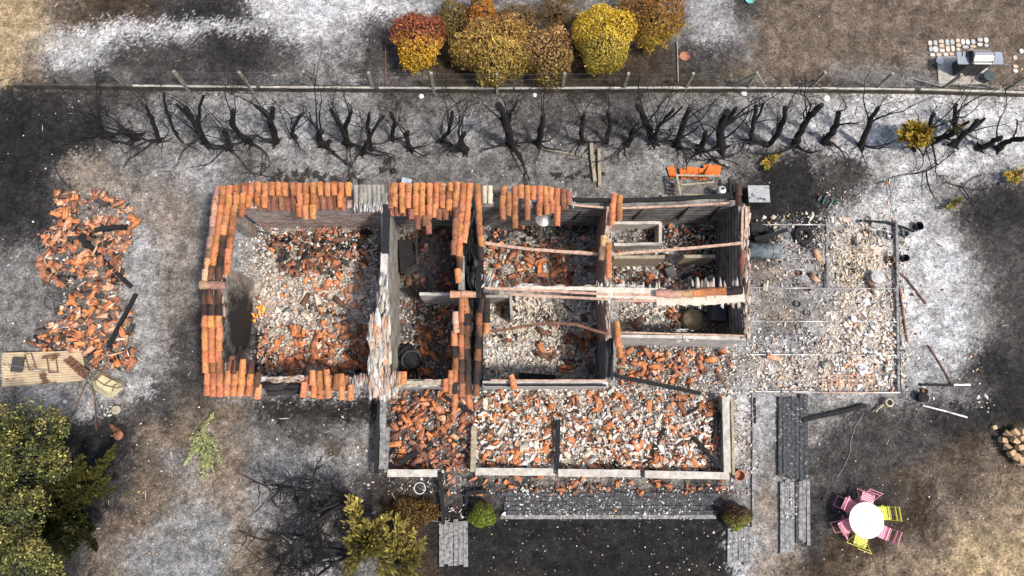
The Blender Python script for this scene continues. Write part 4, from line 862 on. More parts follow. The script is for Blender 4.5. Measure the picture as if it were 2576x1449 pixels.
for i, (bs, tp, r, desc) in enumerate(TR):
    B0, T0 = solve(bs, tp); k = rank[i]; r *= .72
    half = (ORD[k]+' from the left') if k < 20 else ((ORD[len(TR)-1-k] if len(TR)-1-k < 20 else 'middle one, twentyfirst')+' from the right')
    t = thing('burnt_tree', B0, '%s black trunk, %s in the burnt hedge' % (desc, half), 'tree', 'burnt hedge trees below the fence')
    b = MB(); n = 9; bend = Vector((random.gauss(0, .12), random.gauss(0, .12), 0)); pth = []
    for j in range(n+1):
        s = j/n; p = B0.lerp(T0, s) + bend*math.sin(math.pi*s) + Vector((random.gauss(0, .02), random.gauss(0, .02), 0)); pth.append(p)
    b.tube([B0-Vector((0, 0, .12))]+pth, [r*1.7]+[r*(1.30-.42*(j/n))*random.uniform(.88, 1.12) for j in range(n+1)], 8)
    if 'forked' in desc or 'double' in desc or 'twin' in desc:
        m_ = pth[5]; e = T0+Vector((.3 if T0.x > 0 else -.35, .15, -.1)); b.tube([m_, m_.lerp(e, .5)+Vector((.06, 0, 0)), e], [r*.8, r*.7, r*.6], 7)
    for _ in range(3):   # root flares and stubs
        a = random.uniform(0, 6.28); b.tube([B0+Vector((0, 0, .15)), B0+Vector((math.cos(a)*r*1.8, math.sin(a)*r*1.8, .02)), B0+Vector((math.cos(a)*r*3.4, math.sin(a)*r*3.4, -.03))], [r*.8, r*.5, r*.15], 6)
    b.build('trunk', 'bark', t, smooth=False)
    b = MB(); bare = 'bare' in desc
    for _ in range(1 if bare else random.choice([2, 3, 4])):     # limbs that rise from the trunk
        q = wander(pth[random.randint(2, 6)], Vector((random.gauss(0, .5), random.gauss(.35, .45), .9)), random.uniform(1.3, 2.5), 10, .17, .06)
        b.tube(q, [r*.36*(1-.08*j) for j in range(11)], 5); twigs(b, q, r*.22, 3, .8, 4)
    for _ in range(0 if bare else random.choice([1, 2, 3])):     # low limbs that sweep along the ground to the south and sides
        a = random.choice([-1, 1])*random.uniform(.3, 1.5)-math.pi/2
        q = wander(B0+Vector((0, 0, .2)), Vector((math.cos(a), math.sin(a)*.7, .12)), random.uniform(.9, 1.7), 12, .15, .02)
        b.tube(q, [r*.5*(1-.07*j) for j in range(13)], 5); twigs(b, q, r*.28, 2, .65, 3)
    if not bare: twigs(b, pth, min(r*.28, .026), 2, .8, 3)
    b.build('branches', 'twig', t)
def shrubwood(name, px, py, label, L, cnt, dirs, z=.3, r=.05, depth=3, mt='twig', group=None):
    t = thing(name, at(px, py, 0), label, 'tree' if 'tree' in name else 'branch', group); b = MB()
    for d in dirs:
        q = wander(at(px, py, z), Vector(d), L*random.uniform(.8, 1.2), 14, .10); b.tube(q, [r*(1-.065*j) for j in range(15)], 6); twigs(b, q, r*.7, depth, L*.45, cnt, .15, .5)
    b.build('branches', mt, t); return t
t = shrubwood('burnt_tree', 905, 1265, 'large burnt black bush sweeping left beside the deck path', 2.7, 7, [(-1, .22, .15), (-1, .05, .2), (-1, .3, .2), (-1, -.2, .15), (-.9, .35, .3)], .4, .085, 3)
t = shrubwood('burnt_tree', 885, 1390, 'burnt black bush at the bottom edge left of the yellow conifer', 2.2, 6, [(-1, .2, .2), (-1, -.2, .2), (-.8, -.6, .3), (-.9, .5, .2)], .4, .07, 3)
shrubwood('burnt_tree', 20, 500, 'thin scorched poles and twigs at the left edge', 1.6, 2, [(1, -.6, .1), (1, -.8, .1), (.8, -.7, .2)], .1, .02, 1)
shrubwood('burnt_tree', 30, 250, 'leafless grey twigs entering at the upper left edge', 2.2, 5, [(1, .1, .4), (1, -.4, .3), (.7, -1, .3)], .9, .02, 2)
shrubwood('fallen_branch', 2420, 470, 'dead twiggy branch lying on the ash under the hedge at right', 1.0, 5, [(1, -.3, .05), (-1, .2, .05), (.3, -1, .05), (.9, .6, .1)], .08, .022, 2)
shrubwood('fallen_branch', 2330, 430, 'long burnt branch arcing below the half green hedge tree', 1.8, 4, [(1, .7, .1), (-1, -.2, .05), (-.2, -1, .05)], .1, .03, 2)
shrubwood('fallen_branch', 1790, 400, 'low burnt branches sprawling above the flat orange tiles', 1.3, 5, [(1, .1, .05), (-1, -.1, .05), (-.5, -.6, .05)], .08, .03, 2)
shrubwood('fallen_branch', 655, 440, 'dead branch lying just behind the back eave tiles', .8, 4, [(1, -.2, .05), (-1, .1, .05), (.3, .9, .05)], .08, .02, 2)
# ================= leafy shrubs and trees
def leaves(S, P, Nrm, size, C, asp=2.0):
    n = len(P); L = rng.uniform(size*.6, size*1.3, n); Wd = L/asp
    d = Nrm + rng.normal(0, .7, (n, 3)); d /= np.linalg.norm(d, axis=1)[:, None]
    u = np.cross(d, rng.normal(0, 1, (n, 3))); u /= np.linalg.norm(u, axis=1)[:, None]; w = np.cross(d, u)
    V = np.stack([P-u*L[:, None]/2, P+w*Wd[:, None]/2+d*.01, P+u*L[:, None]/2, P-w*Wd[:, None]/2+d*.01], 1)
    S.add(V, np.array([(0, 1, 2), (0, 2, 3)]), C)
def crown(name, D, zc, rad, label, colf, n=6000, size=.10, lump=.16, cat='shrub', group=None, asp=2.0, shell=.75, stems=True, trunk_h=None, freq=2.2):
    base = at(*D, 0) if trunk_h is None else at(*D, 0); c = at(D[0], D[1], zc); base = Vector((c.x, c.y, 0))
    t = thing(name, base, label, cat, group)
    d = rng.normal(0, 1, (n, 3)); d /= np.linalg.norm(d, axis=1)[:, None]
    f = 1 + lump*2*(fbm(d[:, 0]*2+c.x, d[:, 1]*2+d[:, 2]*1.3+c.y, freq, 3, 5)) + lump*rng.normal(0, .25, n)
    r = f*(shell+(1-shell)*rng.random(n)**.5)*(1+.10*np.sin(3*np.arctan2(d[:, 1], d[:, 0])+c.x*7)+.07*np.sin(5*np.arctan2(d[:, 1], d[:, 0])+c.y*5))
    P = d*r[:, None]*np.array(rad)+np.array(c); stray = rng.random(n) < .03; P[stray] += d[stray]*rng.uniform(0, .16, (stray.sum(), 1)); k = P[:, 2] > .05; P = P[k]; d = d[k]
    S = Soup(); rel = (P-np.array(c))/np.array(rad)
    leaves(S, P, d, size, colf(rel, len(P)), asp); S.build('foliage', 'leaf', t)
    b = MB(); b.tube([base-Vector((0, 0, .1)), base.lerp(c, .6), c], [max(.05, rad[0]*.08), rad[0]*.06, rad[0]*.03], 6, (.05, .04, .03))
    for _ in range(14 if stems else 6):
        v = Vector((random.gauss(0, 1), random.gauss(0, 1), random.gauss(.3, .6))).normalized(); e = c+Vector((v.x*rad[0], v.y*rad[1], v.z*rad[2]))*.85
        q0 = base.lerp(c, random.uniform(.2, .9)); b.tube([q0, q0.lerp(e, .5)+Vector((0, 0, .05)), e], [.03, .02, .006], 4, (.05, .04, .03))
    b.build('trunk', 'twig', t); return t
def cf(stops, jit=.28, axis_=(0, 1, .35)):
    """leaf colour along an axis through the crown (scorch on some crowns, painted underside shade on others)"""
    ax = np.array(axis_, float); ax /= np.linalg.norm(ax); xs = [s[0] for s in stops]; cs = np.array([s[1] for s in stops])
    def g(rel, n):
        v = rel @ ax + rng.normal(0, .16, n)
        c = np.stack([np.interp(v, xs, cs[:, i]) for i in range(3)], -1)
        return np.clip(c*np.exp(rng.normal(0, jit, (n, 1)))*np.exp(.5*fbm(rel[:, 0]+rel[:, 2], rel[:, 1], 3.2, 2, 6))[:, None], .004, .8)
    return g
BR = (.32,.10,.045); YE = (.55,.33,.03); OC = (.44,.28,.07); OL = (.20,.15,.045); DK = (.07,.05,.02); GD = (.70,.46,.05); GR = (.13,.15,.03)
crown('round_shrub', (1052, 102), .75, (.88, .98, .78), 'round shrub with red brown top and yellow lower leaves', cf([(-.8, YE), (-.15, (.52,.27,.04)), (.15, BR), (1, BR)]), 6500, .10)
crown('shrub', (1140, 45), .55, (.55, .60, .5), 'small dull olive shrub between the red round shrub and orange one', cf([(-1, OL), (1, (.22,.15,.05))]), 3500, .07, .2)
crown('shrub', (1212, 38), .7, (.50, .62, .6), 'small orange leaved shrub left of the big olive bush', cf([(-1, (.35,.14,.03)), (.6, (.40,.17,.03)), (1, (.3,.3,.04))]), 3200, .09, .25)
crown('shrub', (1240, 124), .85, (1.30, 1.12, .95), 'broad olive and tan leaved bush, largest of the shrub row', cf([(-1, (.26,.19,.05)), (.2, OC), (1, (.40,.22,.08))], .4), 14000, .11, .17, asp=2.8)  # leaf colour darkens downward, painting the shade under the crown
crown('shrub', (1372, 140), .65, (.95, 1.02, .75), 'tan and brown leaved bush next to the golden shrub', cf([(-1, (.18,.13,.03)), (1, (.42,.24,.10))], .4), 5500, .11, .2, asp=2.6)  # dark low end of the leaf colours is painted underside shade
crown('shrub', (1300, 50), .4, (.85, .5, .45), 'low brown twiggy shrub at the top behind the big olive bush', cf([(-1, (.2,.12,.04)), (1, (.24,.14,.05))]), 2600, .07, .25)
crown('shrub', (1402, 30), .55, (.68, .62, .5), 'sparse brown conifer shrub left of the golden shrub at the top', cf([(-1, (.18,.11,.025)), (1, (.20,.12,.03))]), 3200, .08, .28, asp=4)
crown('round_shrub', (1519, 98), .85, (1.02, 1.16, .95), 'large rounded golden yellow shrub', cf([(-1, (.33,.25,.04)), (-.2, (.50,.38,.07)), (.3, GD), (1, GD)], .22), 13000, .075, .07, asp=1.8)  # golden above, darker below: underside shade put into the leaf colour
crown('shrub', (1640, 45), .75, (1.10, .95, .75), 'loose rusty orange shrub at the top right of the golden one', cf([(-1, (.42,.28,.04)), (-.2, (.30,.16,.03)), (1, (.30,.13,.03))], .35), 7500, .11, .3, asp=3.6)
crown('box_shrub', (1213, 1295), .4, (.40, .38, .36), 'small clipped green box ball beside the deck path', cf([(-1, (.24,.30,.03)), (.5, (.16,.19,.03)), (1, (.14,.09,.03))], .25, (0, 1, 0)), 3600, .05, .05)
crown('box_shrub', (1853, 1298), .4, (.44, .36, .34), 'small brown topped box ball at the right end of the deck', cf([(-1, (.26,.28,.04)), (-.1, (.18,.13,.03)), (.3, (.10,.055,.03)), (1, (.08,.05,.03))], .3, (0, 1, 0)), 3200, .055, .08)
crown('bush', (1040, 1290), .25, (.70, .42, .28), 'brown scorched low bush beside the white cable', cf([(-1, (.16,.09,.03)), (1, (.14,.08,.02))], .4, (1, 0, 0)), 3400, .07, .35)
def plume(name, D, z, label, sprays, colf, cat='tree', leaf=.13, n=260, asp=4.5):
    base = at(*D, 0); t = thing(name, base, label, cat); S = Soup(); b = MB()
    b.tube([base-Vector((0, 0, .1)), base+Vector((0, 0, z))], [.10, .05], 6)
    for (ex, ey, ez, wd) in sprays:
        e = at(ex, ey, ez); p0 = base+Vector((0, 0, z*.55)); q = wander(p0, e-p0, (e-p0).length, 10, .03); off = e-q[-1]
        q = [p+off*(i/10) for i, p in enumerate(q)]; b.tube(q, [.035*(1-.08*i) for i in range(11)], 5)
        Q = np.array([list(p) for p in q]); k = rng.random(n)**.75; i = np.minimum((k*10).astype(int), 9); fr = (k*10-i)[:, None]
        P = Q[i]*(1-fr)+Q[i+1]*fr; side = rng.normal(0, 1, (n, 3))*np.array([1, 1, .45]); P = P+side*wd*(1.05-k)[:, None]*.55+np.array([0, 0, .04])
        rel = (P-Q[0])/max(.1, (e-p0).length)
        m = len(P); dd = np.array(list((e-p0).normalized()))+side*.45; dd /= np.linalg.norm(dd, axis=1)[:, None]
        u = dd; w_ = np.cross(u, np.array([0, 0, 1.])+rng.normal(0, .35, (m, 3))); w_ /= np.linalg.norm(w_, axis=1)[:, None]
        L = rng.uniform(leaf*.5, leaf*1.4, m)[:, None]; V = np.stack([P, P+u*L*.5+w_*L/asp, P+u*L, P+u*L*.5-w_*L/asp], 1)
        S.add(V, np.array([(0, 1, 2), (0, 2, 3)]), colf(rel, m))
    S.build('foliage', 'leaf', t); b.build('trunk', 'twig', t); return t
YG = cf([(-1, (.09,.085,.022)), (0, (.15,.13,.03)), (1, (.27,.21,.05))], .5)
sp = [(900+random.gauss(0, 12), 1230+random.uniform(0, 50), 1.8, .3) for _ in range(4)]+[(random.uniform(870, 1000), random.uniform(1290, 1449), random.uniform(1.0, 2.2), .24) for _ in range(17)]
plume('conifer', (925, 1350), 1.6, 'yellow green feathery conifer at the bottom beside the burnt bush', sp, YG, n=110, leaf=.17, asp=7)
plume('conifer', (1010, 1400), 1.3, 'feathery conifer branches fanning right beside the deck path', [(1065, 1362, 1.3, .3), (1062, 1385, 1.2, .3), (1040, 1340, 1.4, .3), (1020, 1310, 1.3, .25), (1000, 1300, 1.3, .25), (1050, 1410, 1.2, .3), (1030, 1440, 1.2, .35), (985, 1375, 1.5, .35), (970, 1330, 1.5, .3), (960, 1440, 1.5, .4)], YG, n=120, leaf=.17, asp=7)
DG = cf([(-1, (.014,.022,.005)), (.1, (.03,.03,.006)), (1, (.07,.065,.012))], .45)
sp = [(random.uniform(90, 250), random.uniform(1190, 1400), random.uniform(.8, 2.0), .4) for _ in range(34)]+[(290, 1125, 1.5, .25), (280, 1150, 1.5, .3), (265, 1170, 1.5, .3), (245, 1180, 1.6, .3), (205, 1150, 1.8, .3), (215, 1170, 1.8, .3), (275, 1200, 1.2, .3), (285, 1230, 1.0, .3)]
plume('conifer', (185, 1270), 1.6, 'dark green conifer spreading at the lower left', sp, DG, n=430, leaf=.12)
def tree(D, zc, blobs, label, colf, n, size=.10):
    base = at(*D, 0); t = thing('leafy_tree', base, label, 'tree'); S = Soup(); b = MB()
    top = base+Vector((0, 0, zc)); b.tube([base-Vector((0, 0, .2)), base.lerp(top, .5)+Vector((.1, .1, 0)), top], [.18, .13, .08], 8)
    for (x, y, z, r) in blobs:
        c = at(x, y, z); b.tube([base.lerp(top, random.uniform(.3, .8)), base.lerp(c, .6)+Vector((0, 0, zc*.25)), c], [.06, .04, .015], 5)
        m = int(n*r*r); d = rng.normal(0, 1, (m, 3)); d /= np.linalg.norm(d, axis=1)[:, None]
        rr = r*(.35+.65*rng.random(m)**.5)*(1+.5*fbm(d[:, 0]*2+x, d[:, 1]*2+d[:, 2], 2.5, 2, 3)); P = d*rr[:, None]*np.array([1, 1, .55])+np.array(c)
        k = (vnoise(P[:, 0], P[:, 1]+P[:, 2], 3.5, 5) > .40) & (vnoise(P[:, 0], P[:, 1], 1.3, 15) > .22)
        P, d = P[k], d[k]; leaves(S, P, d*.5+np.array([0, 0, .8]), size, colf(d, len(P)), 1.9)
    S.build('foliage', 'leaf', t); b.build('trunk', 'twig', t)
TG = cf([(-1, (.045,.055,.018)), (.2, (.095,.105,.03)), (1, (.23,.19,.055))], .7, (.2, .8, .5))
bl = [(random.uniform(-60, 150), random.uniform(1050, 1200), random.uniform(2.0, 3.2), random.uniform(.40, .62)) for _ in range(15)]+[(random.uniform(-60, 75), random.uniform(1190, 1449), random.uniform(1.8, 3.4), random.uniform(.4, .65)) for _ in range(16)]+[(random.uniform(0, 150), random.uniform(1400, 1460), 1.4, .4) for _ in range(5)]
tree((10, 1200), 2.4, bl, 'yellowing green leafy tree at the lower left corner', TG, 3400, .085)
HG = cf([(-1, (.30,.24,.03)), (0, (.42,.28,.04)), (1, (.36,.33,.05))], .4)
plume('green_remnant', (2290, 355), 1.0, 'yellow green foliage left on the half burnt hedge tree at right', [(random.uniform(2245, 2345), random.uniform(305, 372), random.uniform(.9, 1.4), .32) for _ in range(14)], HG, 'foliage', n=260, leaf=.11)
plume('green_remnant', (2398, 330), .8, 'small yellow tuft on the upright charcoal trunk', [(2385, 325, .9, .12), (2412, 328, .9, .12), (2398, 338, .9, .12), (2408, 318, .9, .1)], HG, 'foliage', n=90, leaf=.07)
plume('green_remnant', (1935, 405), .1, 'yellow leaf tufts above the black scorch mark', [(1945, 395, .2, .15), (1925, 425, .2, .15), (1968, 380, .2, .12), (1915, 412, .15, .1)], HG, 'foliage', n=120, leaf=.07)
plume('green_remnant', (2555, 440), .3, 'yellow green sprig at the right edge below the hedge', [(2535, 450, .4, .2), (2550, 460, .4, .2), (2570, 430, .5, .25), (2525, 440, .3, .15)], HG, 'foliage', n=160, leaf=.09)
plume('green_remnant', (2395, 515), .2, 'green tuft on the ash beside the dark patch at right', [(2380, 525, .3, .15), (2405, 505, .3, .15), (2415, 500, .3, .1)], cf([(-1, (.2,.19,.03)), (1, (.26,.22,.04))]), 'foliage', n=140, leaf=.07)
plume('cut_branch', (505, 1085), .1, 'long cut branch with pale green leaves lying on the drive', [(535, 1045, .12, .03), (500, 1130, .15, .22), (530, 1150, .15, .22), (560, 1165, .12, .12), (520, 1175, .12, .2), (515, 1200, .12, .12), (540, 1195, .1, .1), (480, 1150, .1, .1), (545, 1120, .1, .12), (470, 1165, .1, .08)], cf([(-1, (.30,.33,.14)), (1, (.36,.36,.16))], .3), 'branch', n=110, leaf=.10, asp=6)
b = MB(); b.tube([at(536, 1035, .1), at(515, 1080, .12), at(490, 1145, .1)], [.012, .012, .008], 5); tag(b.build('stick', 'wood'), 'thin tan stick lying across the cut green branch', 'stick')
# ================= garden table and chairs
tb = thing('garden_table', at(2180, 1309, .72) - Vector((0, 0, .72)), 'round white metal table among pink and yellow chairs', 'table')
o_ = wloc(tb); b = MB(); b.lathe([(.008, .70), (.50, .70), (.525, .692), (.53, .705), (.525, .718), (.50, .722), (.02, .721), (.012, .715)], o_, 56)
b.build('table_top', 'white', tb, smooth=False)
b = MB(); b.lathe([(.012, .7225), (.010, .7235)], o_, 12); b.build('parasol_hole', 'black', tb)
for a in (0, 1, 2, 3):
    an = a*math.pi/2+.5; b = MB(); c_ = Vector((math.cos(an), math.sin(an), 0)); b.tube([o_+c_*.40+Vector((0, 0, 0)), o_+c_*.06+Vector((0, 0, .36)), o_+c_*.36+Vector((0, 0, .69))], .012, 6); b.build('leg', 'white', tb)
def chair(kind, mt, label):
    t = thing('folding_chair', (0, 0, 0), label, 'chair', 'folding chairs round the white table')
    # local +x points away from the table, seat centre over the origin
    for k in range(6 if kind != 'r' else 6):
        b = MB(); b.box((-.17+k*.062, 0, .45), (.044, .40, .014)); b.build('seat_slat', mt, t)
    for s in (-1, 1):
        b = MB(); b.beam((-.20, s*.17, .435), (.18, s*.17, .435), .014, .016); b.build('seat_rail', mt, t)
        b = MB(); b.beam((-.26, s*.195, .0), (.30, s*.195, .84), .016, .012); b.build('back_leg', mt, t)
        b = MB(); b.beam((.24, s*.165, .0), (-.17, s*.165, .44), .016, .012); b.build('front_leg', mt, t)
    for x_, y_, z_ in ((-.24, .195, .03), (.23, .165, .03), (.19, .19, .46)): b = MB(); b.beam((x_, -y_, z_), (x_, y_, z_), .012, .012); b.build('stretcher', mt, t)
    for z, x in ((.70, .225), (.80, .29)):
        b = MB(); b.beam((x, -.215, z), (x, .215, z), .012, .062); b.build('back_slat', mt, t)
    return t
def cp(t):
    c = t.copy(); COL.objects.link(c)
    for ch in list(t.children): d = ch.copy(); COL.objects.link(d); d.parent = c
    return c
CH = [((2182,1256),(.36,.93),'pink','pink folding chair at the upper side of the white table'),((2136,1272),(-.87,.48),'pink','pink folding chair at the upper left of the white table'),((2128,1325),(-.90,-.43),'pink','pink folding chair at the lower left of the white table'),
      ((2223,1339),(.90,-.43),'pink','pink folding chair at the lower right of the white table'),((2166,1357),(-.36,-.93),'yellow','yellow folding chair at the bottom of the white table'),((2224,1291),(.99,.07),'yellow','yellow folding chair at the right of the white table')]
proto = {}
for (px, py), dr, kd, lab in CH:
    if kd in proto: c = cp(proto[kd])
    else: c = proto[kd] = chair('n', kd, lab)
    p = at(px, py, .45); c.location = (p.x, p.y, 0); c.rotation_euler = (0, 0, math.atan2(dr[1], dr[0])); c['label'] = lab
# ================= barbecue, slab, stones
q8 = lambda x, y, z=0: at(2311.8+x/8.288, 80.6+y/8.288, z)
b = MB(); b.prism([q8(370, 520).xy, q8(730, 515).xy, q8(1410, 620).xy, q8(1410, 1090).xy, q8(395, 1130).xy], -.1, .04); tag(b.build('concrete_slab', 'conc'), 'pale concrete slab under the grey barbecue', 'slab')
g_ = thing('barbecue', q8(895, 810), 'grey gas barbecue with steel lid and two side shelves', 'barbecue'); O = wloc(g_)
def ubox(name, c, s, mt, par=g_, **k): b = MB(); b.box(O+Vector(c), s, **k); return b.build(name, mt, par)
def slab_(name, x0, x1, y0, y1, z, h, mt, r=.05):
    poly = []
    for cx, cy, a0 in ((x1-r, y1-r, 0), (x0+r, y1-r, 90), (x0+r, y0+r, 180), (x1-r, y0+r, 270)):
        for k in range(5): a = math.radians(a0+k*22.5); poly.append((O.x+cx+r*math.cos(a), O.y+cy+r*math.sin(a)))
    b = MB(); b.prism(poly, O.z+z, O.z+z+h); return b.build(name, mt, g_)
cab = ubox('cabinet', (0, 0, .44), (.78, .46, .70), 'dark')
for sx in (-.2, .2): b = MB(); b.box(O+Vector((sx, -.235, .44)), (.37, .012, .62)); b.build('door', 'dark', g_)
for sx in (-1, 1):
    for sy in (-1, 1): b = MB(); b.tube([O+Vector((sx*.34-.02, sy*.19, .045)), O+Vector((sx*.34+.02, sy*.19, .045))], .045, 12); b.build('castor', 'black', g_)
slab_('side_shelf', -.78, -.37, -.235, .22, .86, .045, 'gplastic'); slab_('side_shelf', .37, .80, -.235, .22, .86, .045, 'gplastic')
ubox('firebox', (0, 0, .85), (.72, .46, .12), 'dark')
prof = [(-.235, .90), (-.235, .97), (-.19, 1.06), (-.06, 1.13), (.08, 1.12), (.20, 1.03), (.235, .90)]
for x0, x1, mt, nm in ((-.37, -.315, 'dark', 'lid_end'), (-.315, .33, 'steel', 'lid'), (.33, .365, 'dark', 'lid_end')):
    vs = [(O.x+x, O.y+y, O.z+z) for x in (x0, x1) for y, z in prof]; m = len(prof); b = MB()
    b.add(vs, [tuple(range(m)), tuple(range(m, 2*m))[::-1]]+[(i, (i+1) % m, m+(i+1) % m, m+i) for i in range(m)]); b.build(nm, mt, g_)
b = MB(); b.tube([O+Vector((-.28, -.27, 1.0)), O+Vector((.30, -.27, 1.0))], .012, 8); b.build('handle', 'steel', g_)
b = MB(); b.beam(O+Vector((-.36, .255, .93)), O+Vector((.36, .255, .93)), .03, .03); b.build('rear_rail', 'metal', g_)
sp_ = thing('spatula', O+Vector((-.6, 0, .905)), 'steel spatula lying on the left barbecue shelf', 'spatula'); b = MB(); b.beam(O+Vector((-.57, .27, .925)), O+Vector((-.60, .03, .915)), .02, .012); b.build('handle', 'dark', sp_); b = MB(); b.box(O+Vector((-.61, -.03, .912)), (.07, .12, .006), rz=.1); b.build('blade', 'steel', sp_)
tg = MB(); tg.tube([O+Vector((-.43, .24, .925)), O+Vector((-.47, .08, .92)), O+Vector((-.46, -.02, .92))], .012, 6); tg.tube([O+Vector((-.40, .22, .925)), O+Vector((-.43, .1, .93)), O+Vector((-.45, -.02, .92))], .01, 6); tag(tg.build('tongs', 'dark'), 'dark tongs lying beside the spatula on the barbecue shelf', 'tongs')
b = MB(); b.lathe([(.17, 0), (.19, .28), (.20, .32), (.18, .33), (.02, .335)], q8(1330, 990), 28); tag(b.build('lidded_bucket', mat('dark_slate_plastic', (.06, .075, .08), rough=.5, bump=0)), 'dark round lidded bucket at the slab corner below the barbecue', 'bucket')
b = MB(); b.lathe([(.03, .0), (.13, .0), (.14, .03), (.12, .045), (.015, .05)], q8(425, 605, .04), 28); tag(b.build('parasol_base', 'white'), 'white round base on the left corner of the concrete slab', 'base')
SN = [(222,240,90,115),(325,240,90,115),(445,210,120,80),(575,230,90,140),(680,218,90,120),(795,190,105,85),(905,215,85,110),(1002,218,85,110),(1115,212,95,110),(1255,178,120,85),(1383,185,95,115),(232,368,85,115),(330,370,105,125),(458,300,115,80),(470,395,115,70),(587,362,95,125),(690,358,80,125),(805,290,110,80),(800,375,90,60),(950,330,135,70),(1112,310,135,55),(1258,270,115,70),(1390,292,90,70),(268,487,110,75),(400,487,120,75),(545,478,115,75),(668,472,100,70),(2115,410,90,100),(1990,540,90,90),(1990,730,100,70),(1995,820,110,80)]
SC = [(.62,.58,.50), (.60,.50,.38), (.40,.42,.42), (.55,.42,.31), (.36,.34,.30), (.66,.63,.57)]
for k, (x, y, w_, h_) in enumerate(SN):
    c = q8(x, y); a = w_/8.288/78/2*1.0; e = h_/8.288/78/2*1.08; b = MB(); poly = []
    for j in range(12): th = j*math.pi/6; rr = (abs(math.cos(th))**5+abs(math.sin(th))**5)**-.2*random.uniform(.93, 1.04); poly.append((c.x+a*rr*math.cos(th), c.y+e*rr*math.sin(th)))
    b.prism(poly, -.05, random.uniform(.035, .055), random.choice(SC)); o = b.build('paving_stone', 'stone')
    rw = 0 if k < 11 else 1 if k < 23 else 2; k0 = (0, 11, 23)[rw]; pos = ('first', 'second', 'third', 'fourth', 'fifth', 'sixth', 'seventh', 'eighth', 'ninth', 'tenth', 'eleventh', 'twelfth')[min(k-k0, 11)]
    if k < 27: tag(o, 'stone sett, %s from left in the %s row beside the barbecue' % (pos, ('top', 'middle', 'bottom')[rw]), 'paving stone', 'setts in the patch beside the barbecue')
    else: tag(o, '%s loose stone sett on the soil right of the barbecue' % ('uppermost', 'second highest', 'third highest', 'lowest')[k-27], 'paving stone', 'loose setts right of the barbecue')
# ================= small finds. helpers
def one(name, b, mt, label, cat, group=None): return tag(b.build(name, mt), label, cat, group)
def saucer(px, py, r, label, mt='terra', ears=False):
    b = MB(); b.lathe([(r*.8, 0), (r, .045), (r*1.0, .055), (r*.9, .055), (r*.80, .015), (.01, .014)], at(px, py, .01), 26)
    if ears:
        for s in (-1, 1): b.box(at(px, py, .045)+Vector((s*r*1.04, 0, 0)), (.05, .09, .018))
    one('saucer', b, mt, label, 'plant saucer')
saucer(1721, 143, .17, 'terracotta saucer with two ears on the dark soil right of the shrubs', ears=True)
saucer(300, 1095, .145, 'round terracotta saucer on the charred soil near the lower left trees')
saucer(1885, 0, .17, 'turquoise round saucer at the top edge', mat('turquoise', (.16, .42, .40), rough=.5))
def beamthing(pts, w, h, z, label, mt='char', name='charred_beam', cat='beam', seg=10, rough=.14, z1=None):
    b = MB(); n = len(pts)-1
    for k, (a, c) in enumerate(zip(pts, pts[1:])):
        za = z if z1 is None else z+(z1-z)*k/n; zc_ = z if z1 is None else z+(z1-z)*(k+1)/n
        b.beam(at(*a, za), at(*c, zc_), w, h, seg=seg, rough=rough)
    return one(name, b, mt, label, cat)
for pts, w_, z, z1, lab in [([(1548, 946), (1650, 966), (1762, 990)], .12, .45, .3, 'long charred beam lying across the front of the right room'), ([(2018, 1057), (2100, 1040), (2178, 1020)], .13, .1, .1, 'charred beam resting on the black deck boards right of the house'),
      ([(1626, 1164), (1652, 1115), (1672, 1078)], .10, .35, .4, 'charred beam standing askew in the long veranda bay'), ([(1745, 1100), (1780, 1140), (1822, 1186)], .11, .45, .6, 'charred beam propped in the right corner of the veranda'),
      ([(1718, 1046), (1757, 1024)], .09, .3, .35, 'short charred beam in the upper right of the veranda'), ([(1796, 1104), (1808, 1038)], .10, .4, .4, 'charred beam beside the right veranda wall'), ([(205, 597), (260, 655), (330, 722)], .12, .55, .3, 'long charred beam slanting across the tile heap'),
      ([(272, 875), (305, 810), (343, 740)], .11, .5, .3, 'charred beam across the lower part of the tile heap'), ([(240, 580), (290, 572), (318, 572)], .15, .4, .4, 'short thick charred timber in the tile heap'), ([(205, 592), (222, 622)], .2, .5, .5, 'stubby charred block at the top of the long heap beam'),
      ([(1118, 998), (1190, 1040)], .13, .4, .3, 'charred beam at the front of the party wall in the veranda'), ([(1000, 1168), (1055, 1135), (1088, 1112)], .15, .4, .4, 'smoke grey beam leaning in the left bay of the veranda'), ([(1106, 1188), (1112, 1240), (1115, 1318)], .11, .5, .2, 'dark brown post leaning over the deck path'),
      ([(1172, 1240), (1222, 1236)], .12, .25, .25, 'short charred log at the front of the veranda wall'), ([(2165, 555), (2235, 560), (2300, 582)], .07, .15, .1, 'curved charred pole at the top of the shed floor'), ([(1898, 602), (1935, 592), (1980, 578)], .12, .5, .5, 'charred round pole above the grey blue tank'),
      ([(2315, 968), (2398, 969)], .07, .06, .06, 'straight charred bar right of the shed floor'), ([(1170, 1225), (1178, 1310)], .10, .12, .1, 'charred edge board beside the deck path'), ([(1305, 944), (1398, 950)], .16, .3, .3, 'blackened metal trough lying against the front wall')]:
    beamthing(pts, w_, w_*.9, z, lab, z1=z1, seg=8)
